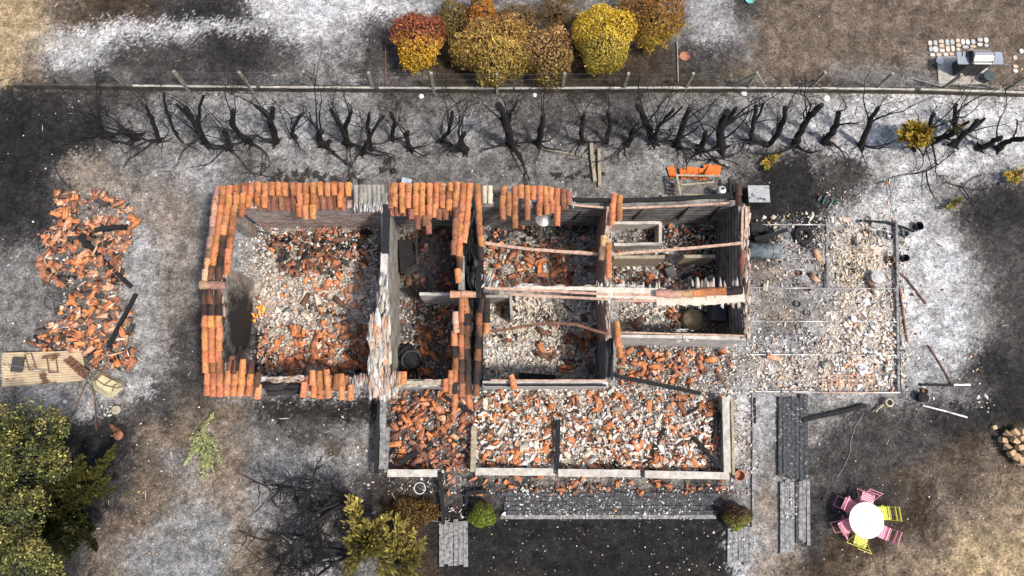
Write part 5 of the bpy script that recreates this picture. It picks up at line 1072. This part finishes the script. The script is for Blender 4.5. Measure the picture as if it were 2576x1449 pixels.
for pts, w_, mt, lab in [([(2250, 660), (2262, 720), (2282, 862)], .045, 'rust', 'long rusty pole along the right edge of the shed floor'), ([(2235, 665), (2280, 700), (2330, 765)], .04, 'rust', 'thin brown pole crossing the right edge of the shed floor'), ([(2335, 868), (2368, 920), (2395, 968)], .035, 'rust', 'rusty rod lying on the ash right of the shed'),
      ([(2258, 720), (2265, 985)], .05, 'char', 'black charred pole along the right shed rail'), ([(2398, 968), (2440, 968)], .06, 'white', 'white end of the bar on the ash'), ([(2320, 1020), (2380, 1035), (2432, 1050)], .05, 'metal', 'pale ash covered pole right of the watering can'),
      ([(1378, 377), (1415, 384), (1462, 393)], .05, 'wood', 'thin pale branch on the ground left of the two planks'), ([(970, 102), (968, 215)], .03, 'rust', 'thin rusty stake line on the soil left of the red round shrub'), ([(1703, 105), (1705, 160), (1706, 208)], .03, 'wood', 'thin garden edging strip left of the eared saucer'),
      ([(2300, 200), (2345, 212), (2368, 218)], .05, 'metal', 'grey branch lying behind the kerb wall near the barbecue'), ([(2385, 212), (2480, 222)], .05, 'metal', 'grey pipe lying along the kerb wall below the barbecue'), ([(115, 560), (190, 640)], .03, 'char', 'thin black stick at the far left')]:
    beamthing(pts, w_, w_, .05, lab, mt, 'pole', 'pole', 5, .1)
# planks and broken pallet
beamthing([(1487, 352), (1490, 400), (1497, 456)], .12, .04, .12, 'pale plank with rounded end lying under the hedge', 'wood', 'plank', 'plank', 5, .05)
beamthing([(1507, 374), (1509, 470)], .11, .04, .12, 'straight pale plank right of the round ended one', 'wood', 'plank', 'plank', 5, .05)
beamthing([(1478, 386), (1515, 384)], .05, .04, .05, 'charred crosspiece under the two pale planks', 'char', 'plank', 'plank')
pb = thing('wooden_bench', at(1750, 485, 0), 'broken pale wooden bench beside the flat orange tiles', 'bench')
for (a, c, z0, z1, w_, nm) in (((1703, 441), (1811, 443), .6, .55, .06, 'rail'), ((1712, 466), (1797, 458), .45, .45, .06, 'rail'), ((1702, 440), (1714, 500), .6, .6, .07, 'arm'), ((1664, 493), (1705, 492), .1, .1, .09, 'slat'), ((1672, 503), (1712, 503), .1, .1, .09, 'slat'), ((1718, 492), (1785, 492), .1, .1, .09, 'slat'), ((1718, 501), (1782, 502), .1, .1, .09, 'slat'), ((1703, 446), (1700, 470), .58, .0, .06, 'leg'), ((1809, 444), (1795, 460), .5, .0, .06, 'leg')):
    b = MB(); b.beam(at(*a, z0), at(*c, z1), w_, .04, seg=4, rough=.06); b.build(nm, 'wood', pb)
b = MB()
for k in range(6): b.beam(at(1700-k*.8, 446+k*10, .55-k*.02), at(1706+k*.5, 452+k*9, .2), .05, .02)
b.build('side_panel', 'wood', pb)
otile = mat('flat_orange_tile', (.68, .17, .035), var=(.75, 1.15), scale=10, bump=.3)
FT = [(1690, 433, -.25, 0), (1719, 436, -.15, .02), (1737, 434, .0, .04), (1752, 437, .05, .02), (1768, 438, -.05, .05), (1781, 428, -.3, .06), (1790, 430, .15, .03), (1803, 430, .22, .02)]
for k, (x, y, r_, dz) in enumerate(FT):
    b = MB(); c = at(x, y, .06+dz); b.box(c, (.24, .40, .03), rz=-r_*1.0, rx=.05); 
    for s in (-.07, 0, .07): b.box(c+Vector((s, 0, .02)), (.02, .34, .012), rz=-r_)
    one('flat_tile', b, otile, 'bright orange flat roof tile, %s from the left in the row behind the broken bench' % ('first', 'second', 'third', 'fourth', 'fifth', 'sixth', 'seventh', 'last')[k], 'roof tile', 'flat orange tiles behind the broken bench')
# gas cylinder
gc = thing('gas_cylinder', at(1802, 492, 0), 'white topped teal gas cylinder beside the broken bench', 'gas cylinder'); O2 = wloc(gc)
b = MB(); b.lathe([(.14, 0), (.15, .05), (.15, .42), (.145, .46)], O2, 24); b.build('body', mat('teal_enamel', (.05, .16, .17), rough=.4, var=(.5, 1.3)), gc)
b = MB(); b.lathe([(.150, .44), (.152, .56), (.12, .64), (.05, .67), (.03, .67)], O2, 24); b.build('shoulder', mat('offwhite_enamel', (.60, .62, .56), rough=.4, spots=.12), gc)
b = MB(); b.lathe([(.03, .67), (.03, .72), (.02, .73)], O2, 12); b.box(O2+Vector((.02, .02, .71)), (.07, .05, .04)); b.build('valve', mat('blue_valve', (.03, .10, .16)), gc)
st = thing('burnt_stand', at(1838, 480, 0), 'blackened crossed stand right of the gas cylinder', 'stand'); b = MB()
b.beam(at(1834, 448, .4), at(1840, 500, .3), .08, .08); b.build('upright', 'black', st); b = MB(); b.beam(at(1826, 462, .35), at(1858, 466, .35), .07, .06); b.box(at(1848, 478, .2), (.2, .25, .35)); b.build('shelf', 'black', st)
# scorched white appliance
ap = thing('scorched_appliance', at(1886, 507, 0), 'square white metal appliance with soot patches beside the end wall', 'appliance'); O3 = wloc(ap)
b = MB(); b.box(O3+Vector((0, 0, .4)), (.66, .54, .78)); b.build('body', 'black', ap); b = MB(); b.box(O3+Vector((0, 0, .81)), (.70, .57, .04)); b.build('lid', mat('scorched_white_enamel', (.36, .36, .36), rough=.6, spots=.36, spotscale=5, spotcol=(.02,.02,.025), var=(.7, 1.1)), ap)
tk = thing('water_tank', at(1922, 632, 0), 'grey blue cylindrical tank lying beside the end wall', 'tank'); b = MB(); a_ = at(1880, 630, .26); c_ = at(1962, 632, .26); ax = (c_-a_)
b.tube([a_, a_+ax*.02, a_+ax*.9, a_+ax*.96, a_+ax*.99, a_+ax*1.0], [.20, .26, .26, .24, .16, .04], 22); b.build('body', 'blue', tk, smooth=True)
b = MB(); b.tube([a_+ax*.70, a_+ax*.72], [.268, .268], 22); b.build('band', 'rust', tk)
def ring(c, R_, r_, n=26, tilt=(0, 0)):
    b = MB(); Mx = Matrix.Rotation(tilt[0], 3, 'X') @ Matrix.Rotation(tilt[1], 3, 'Y')
    return [Vector(c)+Mx @ Vector((R_*math.cos(2*math.pi*i/n), R_*math.sin(2*math.pi*i/n), 0)) for i in range(n)]
b = MB(); b.tube(ring(at(2020, 592, .12), .24, .09), .10, 8, closed=True); one('old_tyre', b, 'black', 'black burnt tyre on the shed floor right of the pole', 'tyre')
b = MB(); b.tube(ring(at(1912, 588, .1), .22, .09), .12, 7, closed=True); b.box(at(1900, 575, .2), (.4, .3, .35)); one('burnt_stove', b, 'black', 'collapsed black stove against the end wall', 'stove')
def pot(px, py, r, h, mt, label, cat='pot', hollow=True):
    b = MB(); pr = [(r*.85, 0), (r, h), (r*1.05, h*1.02)] + ([(r*.92, h), (r*.75, .03), (.01, .03)] if hollow else [(r*.6, h*1.15), (.02, h*1.2)]); b.lathe(pr, at(px, py, 0), 22); one('pot', b, mt, label, cat)
pot(2213, 590, .11, .14, 'blue', 'dark green scorched pot, left of three in the shed corner'); pot(2233, 597, .12, .16, 'blue', 'wide scorched blue pot, middle of three in the shed corner'); pot(2272, 590, .11, .15, 'blue', 'pale blue pot, right of three in the shed corner')
pot(2196, 701, .21, .30, mat('ashy_drum', (.50, .50, .47), spots=.2, var=(.6, 1.1)), 'round ash white drum with black cracks on the shed floor', 'drum', False)
pot(2304, 572, .14, .2, 'black', 'burnt black pot at the top right corner of the shed'); pot(2233, 655, .13, .15, 'rust', 'brown burnt pot near the right shed rail'); pot(2270, 652, .12, .2, 'black', 'black burnt pot beside the brown one')
pot(2010, 655, .09, .1, 'blue', 'small slate pot in the upper shed'); pot(2008, 688, .09, .1, 'rust', 'small brown pot in the shed left half'); pot(2030, 728, .08, .12, 'rust', 'small brown pot standing on the first shed rail'); pot(2004, 766, .10, .1, 'blue', 'slate disc pot below the first shed rail')
pot(2028, 788, .10, .1, 'blue', 'blue grey pot in the middle of the shed left side'); pot(2006, 822, .09, .1, 'blue', 'blue grey pot on the second shed rail'); pot(2068, 860, .08, .1, 'terra', 'terracotta pot below the second shed rail'); pot(2312, 1000, .16, .25, 'black', 'square burnt black stump at the lower right shed corner', 'stump', False)
pot(1856, 1195, .16, .2, 'terra', 'terracotta pot at the right corner of the veranda'); pot(1038, 1078, .06, .1, 'rust', 'small rusty tin by the left veranda post'); pot(2322, 985, .1, .1, 'rust', 'rusty tin by the straight charred bar')
# orange grating
gr = thing('metal_grating', at(2134, 966, .1), 'orange rusted wire grating on the shed rubble', 'grating'); b = MB(); om = mat('orange_rust', (.55, .32, .18), var=(.8, 1.1))
for x in range(2068, 2202, 22): b.beam(at(x, 944, .17), at(x, 987, .17), .02, .02)
for y in (944, 954, 966, 987): b.beam(at(2068, y, .172), at(2200, y, .172), .02, .02)
b.build('wire_grid', om, gr)
# watering can
wc = thing('watering_can', at(2232, 1014, 0), 'beige watering can lying on its side below the shed', 'watering can'); bm_ = mat('beige_metal', (.50, .42, .28), var=(.7, 1.1))
b = MB(); b.lathe([(.13, 0), (.15, .1), (.14, .22), (.12, .24)], at(2228, 1013, 0), 20); b.build('body', bm_, wc); b = MB(); b.lathe([(.09, .241), (.08, .243)], at(2228, 1013, 0), 16); b.build('opening', 'black', wc)
b = MB(); b.tube([at(2222, 1018, .12), at(2208, 1030, .15), at(2203, 1036, .16)], [.03, .02, .045], 10); b.build('spout', bm_, wc)
# decks
def deck(x0, y0, x1, y1, n, axis_, z, mt, label, name='deck', mts=None):
    t = thing(name, at((x0+x1)/2, (y0+y1)/2, 0), label, 'deck')
    for k in range(n):
        m_ = (mts[k % len(mts)] if mts else mt)
        if axis_ == 'y': w_ = (x1-x0)/n; a, c = (x0+w_*(k+.5), y0+random.uniform(-7, 7)), (x0+w_*(k+.5)+random.uniform(-1.5, 1.5), y1+random.uniform(-9, 6)); ww = (at(x1, y0, z)-at(x0, y0, z)).length/n
        else: w_ = (y1-y0)/n; a, c = (x0+random.uniform(-14, 30), y0+w_*(k+.5)), (x1+random.uniform(-30, 10), y0+w_*(k+.5)+random.uniform(-1, 1)); ww = (at(x0, y0, z)-at(x0, y1, z)).length/n
        b = MB(); b.beam(at(*a, z+random.uniform(-.004, .006)), at(*c, z), ww-.012, .04, seg=8, rough=.02); b.build('board', m_, t)
    return t
deck(1958, 998, 2032, 1205, 7, 'y', .08, 'blackwood', 'black scorched deck walkway right of the veranda')
deck(2000, 1207, 2037, 1366, 4, 'y', .08, 'greywood', 'grey board walkway continuing below the scorched one', mts=['blackwood', 'greywood', 'greywood', 'greywood'])
deck(1962, 1212, 1998, 1392, 3, 'y', .07, 'greywood', 'narrow grey boards left of the grey walkway', mts=['greywood'])
deck(1104, 1312, 1177, 1422, 6, 'y', .08, 'greywood', 'weathered grey deck path left of the clipped box ball')
deck(1250, 1238, 1802, 1306, 6, 'x', .05, 'blackwood', 'long charcoal deck strip in front of the veranda', mts=['blackwood', 'blackwood', 'blackwood', 'blackwood', 'blackwood', 'greywood'])
deck(1830, 1330, 1896, 1420, 5, 'y', .06, 'greywood', 'short grey deck under white ash right of the brown box ball')
beamthing([(1893, 990), (1895, 1100), (1893, 1325)], .07, .06, .04, 'long grey edging board right of the veranda', 'greywood', 'edging_board', 'board')
beamthing([(1897, 1000), (1898, 1065)], .08, .06, .05, 'charred joist beside the black walkway', 'char', 'joist', 'board')
# corrugated sheet
def corr(name, corners, n, z, mt, label, amp=.032):
    A, B_, C_, D_ = [at(x, y, z) for x, y in corners]; b = MB(); rows = n*8; vs = []; cols = 10
    for i in range(rows+1):
        for j in range(cols+1):
            l = A.lerp(D_, i/rows); r_ = B_.lerp(C_, i/rows); p = l.lerp(r_, j/cols); vs.append(p+Vector((0, 0, amp*math.cos(2*math.pi*i/8)+.03*math.sin(j*.9+i*.05))))
    fs = [(i*(cols+1)+j, i*(cols+1)+j+1, (i+1)*(cols+1)+j+1, (i+1)*(cols+1)+j) for i in range(rows) for j in range(cols)]
    k0 = len(vs); vs2 = [v-Vector((0, 0, .006)) for v in vs]; fs2 = [tuple(k0+i for i in f[::-1]) for f in fs]
    b.add(vs+vs2, fs+fs2); return one(name, b, mt, label, 'metal sheet')
sheet = mat('rusted_corrugated', (.60, .49, .34), rough=.65, var=(.8, 1.1), scale=5, bump=.1, spots=.36, spotscale=2.6, spotcol=(.11, .04, .018))
corr('corrugated_sheet', [(6, 888), (206, 882), (216, 958), (4, 974)], 13, .22, sheet, 'long rust stained cream corrugated sheet below the tile heap')
corr('corrugated_sheet', [(160, 908), (178, 896), (228, 938), (211, 953)], 5, .32, 'rust', 'small dark brown corrugated piece on top of the long sheet', .02)
def frame_(pts, w_, z, mt, label, name='scrap_metal', cat='scrap', closed=True, rad=None):
    b = MB(); P3 = [at(x, y, z) for x, y in pts]
    b.tube(P3, rad or w_/2, 6, closed=closed); return one(name, b, mt, label, cat)
b = MB(); b.box(at(44, 917, .33), (.36, .46, .03), rz=-.05); one('scrap_sheet', b, 'dark', 'dark square panel lying on the left end of the corrugated sheet', 'panel')
frame_([(62, 892), (78, 888), (92, 930), (74, 932)], .03, .30, 'rust', 'rusty frame beside the dark panel on the corrugated sheet')
frame_([(118, 898), (140, 894), (146, 938), (124, 938)], .04, .30, 'rust', 'rusty square frame in the middle of the corrugated sheet'); b = MB(); b.beam(at(106, 900, .34), at(140, 893, .34), .08, .02); one('burnt_bracket', b, 'rust', 'dark bracket above the rusty square frame', 'bracket')
frame_([(8, 917), (60, 924), (145, 936)], .02, .34, 'metal', 'thin wire lying across the corrugated sheet', 'wire', 'wire', False)
# bicycle
bk = thing('burnt_bicycle', at(140, 800, .1), 'burnt bicycle lying left of the tile heap', 'bicycle')
for (x, y) in ((142, 843), (133, 757)):
    b = MB(); c = at(x, y, .14); b.tube(ring(c, .27, 0, 28, (.12, 0)), .014, 6, closed=True)
    o = b.build('wheel', 'dark', bk); b = MB()
    for i in range(10): a = i*math.pi/5; b.beam(c, c+Vector((.26*math.cos(a), .26*math.sin(a), 0)), .004, .004)
    b.build('spokes', 'metal', bk)
b = MB(); P3 = [at(x, y, .22) for x, y in ((128, 754), (167, 768), (139, 801), (128, 754))]; b.tube(P3, .014, 6); b.tube([at(139, 801, .22), at(163, 806, .2), at(142, 843, .16)], .014, 6); b.tube([at(167, 768, .22), at(175, 790, .22), at(152, 835, .2)], .014, 6); b.build('frame', 'metal', bk)
b = MB(); b.tube([at(118, 745, .3), at(128, 754, .3), at(140, 748, .3)], .013, 6); b.build('handlebar', 'metal', bk)
# wheelbarrow, upside down
z4 = lambda x, y, z=0: at(x/3.594, 806+y/3.594, z)
wb = thing('wheelbarrow', z4(965, 575), 'cream wheelbarrow tipped upside down below the tile heap', 'wheelbarrow')
rim = [(818, 545), (925, 445), (1112, 570), (1110, 610), (1020, 690), (965, 690), (830, 600)]; cx_ = sum(p[0] for p in rim)/7; cy_ = sum(p[1] for p in rim)/7
b = MB(); lo = [z4(x, y, .06) for x, y in rim]; hi = [z4(cx_+(x-cx_)*.66, cy_+(y-cy_)*.66-12, .36) for x, y in rim]; b.add(lo+hi, [tuple(range(7, 14))]+[(i, (i+1) % 7, 7+(i+1) % 7, 7+i) for i in range(7)]); b.build('tray', 'cream', wb)
b = MB(); b.tube([z4(x, y, .06) for x, y in rim], .014, 6, closed=True); b.build('rim', 'cream', wb)
b = MB(); b.tube([z4(940, 430, .45), z4(865, 530, .42), z4(940, 585, .42), z4(1060, 610, .40), z4(1115, 600, .35), z4(1100, 570, .35), z4(1000, 530, .42), z4(910, 480, .42)], .014, 6, closed=True); b.tube([z4(990, 520, .42), z4(940, 430, .5)], .013, 6); b.tube([z4(950, 580, .42), z4(1010, 535, .42)], .013, 6); b.build('underframe', 'rust', wb)
b = MB(); b.tube([z4(1015, 640, .42), z4(1030, 590, .45), z4(1060, 575, .42)], .016, 6); b.build('leg', 'rust', wb)
b = MB(); b.tube([z4(865, 530, .4), z4(780, 540, .25), z4(690, 535, .12)], .014, 6); b.build('handle', 'rust', wb); b = MB(); b.tube([z4(925, 470, .4), z4(840, 420, .25), z4(780, 390, .15)], .014, 6); b.build('handle', 'rust', wb)
for pl_, mt, lab in (([(600, 950), (660, 850), (740, 660), (765, 590), (800, 568), (832, 600), (855, 720), (872, 990)], 'rust', 'rusty hairpin tube frame right of the corrugated sheet'), ([(630, 855), (690, 700), (712, 520), (735, 455), (770, 455), (800, 530), (850, 660), (918, 860)], 'metal', 'pale bent tube frame overlapping the rusty one'), ([(655, 880), (785, 738)], 'metal', 'straight pale tube beside the bent frames'), ([(1015, 730), (1010, 830)], 'metal', 'short pale tube by the white shards')):
    b = MB(); b.tube([z4(x, y, .12+.25*(i % 2)*(len(pl_) > 2)) for i, (x, y) in enumerate(pl_)], .016, 6); one('bent_tubing', b, mt, lab, 'frame')
b = MB(); b.tube(ring(z4(880, 915, .05), .10, 0, 18), .028, 6, closed=True); one('cart_tyre', b, 'dark', 'small dark wheel below the bent tube frames', 'wheel')
for (x, y, r_, h_, lab) in ((1050, 810, .15, .22, 'sawn wooden block below the wheelbarrow'), (1150, 838, .09, .14, 'small dark stump piece right of the wooden block')):
    b = MB(); b.tube([z4(x, y, -.02), z4(x, y, h_)], [r_, r_*.9], 9); one('log', b, 'wood' if r_ > .1 else 'dark', lab, 'log')
b = MB(); b.tube([z4(1000, 940, .08), z4(1020, 965, .08), z4(1065, 1000, .08)], [.04, .07, .10], 12); one('burnt_pot', b, 'rust', 'burnt brown flowerpot touching the round saucer', 'pot')
mass('debris', 'small heap of white shards below the wheelbarrow', 'rubble', lambda S: scatter(S, (252, 1018, 284, 1046), 260, dict(white=1), (.015, .04), z=(0, .05), clump=.2))
M['tuss'] = mat('charred_grass', (.045, .038, .032), var=(.5, 1.8), scale=14, bump=.4)
# other finds
b = MB(); b.tube(ring(at(1056, 1228, .06), .17, 0), .014, 6, closed=True); one('hoop', b, 'white', 'pale metal hoop in front of the left veranda wall', 'hoop')
b = MB(); q = [at(x, y, .06) for x, y in ((985, 1240), (998, 1262), (1020, 1275), (1045, 1285), (1065, 1298), (1090, 1310), (1150, 1318))]; b.tube(q, .02, 6); one('cable', b, 'metal', 'pale melted cable winding below the left veranda wall', 'cable')
b = MB(); q = [at(x, y, .03) for x, y in ((2172, 1040), (2150, 1075), (2140, 1110), (2138, 1140), (2120, 1180), (2105, 1200))]; b.tube(q, .012, 5); one('cable', b, 'metal', 'thin pale cable on the soil below the leaning charred beam', 'cable')
b = MB(); q = [at(x, y, .02) for x, y in ((2222, 1368), (2228, 1400), (2224, 1440), (2220, 1470))]; b.tube(q, .008, 5); one('cable', b, 'wire', 'thin dark wire running down from the table', 'cable')
b = MB(); q = [at(x, y, .03) for x, y in ((140, 390), (138, 420), (150, 445), (168, 465), (185, 475))]; b.tube(q, .012, 5); one('cable', b, 'char', 'curved black wire above the tile heap', 'cable')
cb_ = thing('metal_disc', at(1031, 900, .3), 'tangled black drum in the narrow room beside the partition', 'drum'); b = MB(); b.tube([at(1018, 880, .25), at(1048, 925, .3)], [.30, .26], 14); b.build('body', 'black', cb_); b = MB(); b.tube(ring(at(1035, 905, .5), .3, 0, 20, (.4, .3)), .03, 6, closed=True); b.build('rim', 'dark', cb_)
b = MB(); b.box(at(1022, 645, .5), (.45, 1.1, .06), rz=.1, ry=.3); one('cabinet_board', b, 'char', 'dark fallen cabinet panel in the smoky room', 'panel'); b = MB(); b.tube([at(1047, 590, .5), at(1050, 680, .4)], .03, 5); b.tube([at(1020, 690, .4), at(1045, 672, .6)], .12, 5); one('burnt_cabinet', b, 'dark', 'collapsed black cabinet frame in the smoky room', 'cabinet')
b = MB(); b.lathe([(.30, 0), (.38, .2), (.34, .38), (.2, .48), (.03, .5)], at(1738, 808, .05), 12); one('boulder', b, mat('boulder', (.34, .27, .16), spots=.1, bump=.8), 'large yellowish boulder in the right end room', 'boulder')
b = MB(); b.box(at(1803, 790, 1.0), (.42, .5, .6), rz=-.15); one('burnt_cupboard', b, mat('slate_panel', (.035, .04, .05), rough=.5), 'dark slate cupboard against the end wall', 'cupboard')
b = MB(); b.box(at(1838, 660, 1.1), (.22, .45, .5)); one('electric_box', b, mat('blue_grey_panel', (.08, .10, .14)), 'blue grey box fixed inside the right end wall', 'box')
b = MB(); b.box(at(1787, 690, .4), (.40, .36, .4), rz=.5) ; b = MB(); b.box(at(1684, 683, .3), (.3, .33, .25), rz=.4, rx=.3); one('burnt_speaker', b, 'dark', 'square black case in the rubble of the upper right room', 'case')
b = MB(); b.box(at(1725, 695, .3), (.32, .12, .15), rz=.5); one('burnt_case', b, 'black', 'long black case right of the square one', 'case')
b = MB(); b.box(at(1022, 459, .5), (.32, .28, .03), rz=-.25, rx=.2); b.beam(at(1022, 459, -.05), at(1022, 459, .5), .05, .05); one('small_sign', b, mat('pale_blue_panel', (.42, .46, .55)), 'pale blue panel sticking up behind the back eave tiles', 'panel')
for k, (x, y, r_) in enumerate(((705, 440, .12), (725, 452, .10), (742, 436, .11), (770, 434, .15), (795, 436, .12), (690, 452, .09), (885, 440, .12), (978, 405, .11), (965, 428, .12), (990, 430, .1), (842, 452, .12), (880, 455, .1), (908, 455, .11), (760, 452, .14), (815, 448, .13))):
    b = MB(); [b.tube([at(x, y, 0), at(x, y, .1)+Vector((random.gauss(0, r_*.35), random.gauss(0, r_*.35), 0)), at(x, y, .16)+Vector((random.gauss(0, r_*.75), random.gauss(0, r_*.75), 0))], [.05, .04, .012], 5) for _ in range(13)]; o = one('charred_tussock', b, 'tuss', 'round charred grass tussock behind the back eave', 'tussock', 'charred tussocks behind the back eave')
for k in range(12):
    x = random.uniform(1390, 1520); y = random.uniform(425, 455); r_ = random.uniform(.07, .11); b = MB(); [b.tube([at(x, y, 0), at(x, y, .1)+Vector((random.gauss(0, r_*.6), random.gauss(0, r_*.6), 0))], [.05, .015], 5) for _ in range(10)]; one('charred_tussock', b, 'tuss', 'round charred grass tussock behind the middle room', 'tussock', 'charred tussocks behind the middle room')
# firewood stack at the right edge
wm = mat('cut_firewood', (.52, .36, .20), var=(.6, 1.15), scale=10, bump=.4)
k = 0
for (x, y) in ((2530, 1108), (2540, 1092), (2556, 1088), (2572, 1085), (2536, 1125), (2552, 1108), (2568, 1102), (2585, 1095), (2548, 1140), (2562, 1125), (2578, 1118), (2560, 1150), (2576, 1140), (2590, 1130), (2590, 1150), (2570, 1160)):
    c = at(x, y, .3); d = Vector((x-2580, 1122-y, 0)); d = (d.normalized() if d.length > 1 else Vector((1, 0, 0)))*.11+Vector((0, 0, random.uniform(-.02, .05))); c.z = .12+.3*max(0, 1-((x-2580)**2+(y-1122)**2)**.5/60)+random.uniform(0, .08); b = MB(); b.tube([c-d, c+d], [.105, .11], random.choice([3, 4, 4, 5]))
    one('firewood_log', b, wm, 'split firewood log in the round stack at the right edge', 'log', 'logs of the round firewood stack'); k += 1
b = MB(); b.box(at(2500, 1075, .06), (.14, .12, .12), rz=.3); one('wood_block', b, wm, 'single wooden block left of the firewood stack', 'log')
for k, (x, y, a, c_) in enumerate(((2062, 498, .9, 0), (2072, 505, 1.1, 1), (2080, 492, .7, 0), (2094, 500, 1.3, 0), (2104, 508, .6, 1), (2088, 515, .9, 0))):
    b = MB(); p = at(x, y, .05); d = Vector((math.cos(a), math.sin(a), 0)); b.tube([p-d*.13, p+d*.04, p+d*.08, p+d*.14], [.035, .035, .013, .013], 10)
    one('bottle', b, mat('green_glass', (.04, .12, .07), rough=.2) if c_ else 'blue', ('green' if c_ else 'smoked grey')+' glass bottle in the pile above the shed', 'bottle', ('green' if c_ else 'grey')+' bottles above the shed')
for k, (x, y, r_) in enumerate(((1870, 236, .11), (2078, 248, .12), (1060, 243, .09), (1345, 240, .08), (165, 1010, .06))):
    b = MB(); b.lathe([(r_, 0), (r_, .04), (r_*.6, .07), (.01, .08)], at(x, y, 0), 9); one('white_plate', b, 'white', 'white broken plate on the ash ' + ('below the braced fence post', 'below the kerb wall at right', 'left of the thick tall trunk', 'under the big olive bush', 'near the corrugated sheet')[k], 'plate')
b = MB(); b.prism([at(1490, 905).xy, at(1500, 890).xy, at(1520, 900).xy, at(1510, 930).xy], .2, .22); 
# flame still burning in the left room
fl = thing('flame', at(655, 790, .2), 'small orange flame burning in the left room by the gable wall', 'flame'); m, nt_, bs_ = nodes('fire'); bs_.inputs['Base Color'].default_value = (1, .25, .02, 1)
e_ = N(nt_, 'ShaderNodeNewGeometry'); r_ = ramp(nt_, noise(nt_, e_.outputs['Position'], 14, 3), [(.35, (1.0, .10, .01)), (.6, (1.0, .45, .05))]); nt_.links.new(r_, bs_.inputs['Emission Color']); bs_.inputs['Emission Strength'].default_value = .9; M['fire'] = m
b = MB()
for _ in range(16):
    x = random.gauss(657, 5); y = random.gauss(785, 9)
    if _ > 10: x = random.gauss(646, 4); y = random.gauss(803, 5)
    h_ = random.uniform(.05, .18); p = at(x, y, .2); rr = random.uniform(.012, .035); b.tube([p, p+Vector((random.gauss(0, .02), random.gauss(0, .02), h_*.4)), p+Vector((random.gauss(0, .06), random.gauss(0, .06), h_))], [rr, rr*1.1, .003], 5)
b.build('tongue', 'fire', fl)
# ================= thin smoke still rising in the narrow room
def smoke(px, py, z, rad, dens, label):
    m = bpy.data.materials.new('smoke'); m.use_nodes = True; t_ = m.node_tree; t_.nodes.remove(t_.nodes['Principled BSDF'])
    pv = N(t_, 'ShaderNodeVolumePrincipled'); pv.inputs['Color'].default_value = (.75, .82, .95, 1); pv.inputs['Anisotropy'].default_value = .3
    tc = N(t_, 'ShaderNodeTexCoord'); ln = N(t_, 'ShaderNodeVectorMath', operation='LENGTH'); t_.links.new(tc.outputs['Object'], ln.inputs[0])
    n_ = noise(t_, tc.outputs['Object'], 2.2, 3, .6)
    ad = N(t_, 'ShaderNodeMath', operation='ADD'); t_.links.new(ln.outputs['Value'], ad.inputs[0]); t_.links.new(n_, ad.inputs[1])
    r_ = N(t_, 'ShaderNodeMapRange'); r_.inputs['From Min'].default_value = .6; r_.inputs['From Max'].default_value = 1.4; r_.inputs['To Min'].default_value = dens; r_.inputs['To Max'].default_value = 0; t_.links.new(ad.outputs[0], r_.inputs[0])
    t_.links.new(r_.outputs[0], pv.inputs['Density']); t_.links.new(pv.outputs[0], t_.nodes['Material Output'].inputs['Volume'])
    b = MB(); b.lathe([(.02, -1)]+[(math.sin(math.pi*k/8), -math.cos(math.pi*k/8)) for k in range(1, 8)]+[(.02, 1)], (0, 0, 0), 16)
    o = b.build('smoke', m, origin=(0, 0, 0)); o.location = at(px, py, z); o.scale = rad; tag(o, label, 'smoke', kind='stuff')
smoke(1100, 650, 1.3, (.9, 1.5, 1.2), .16, 'thin bluish smoke hanging in the narrow room')
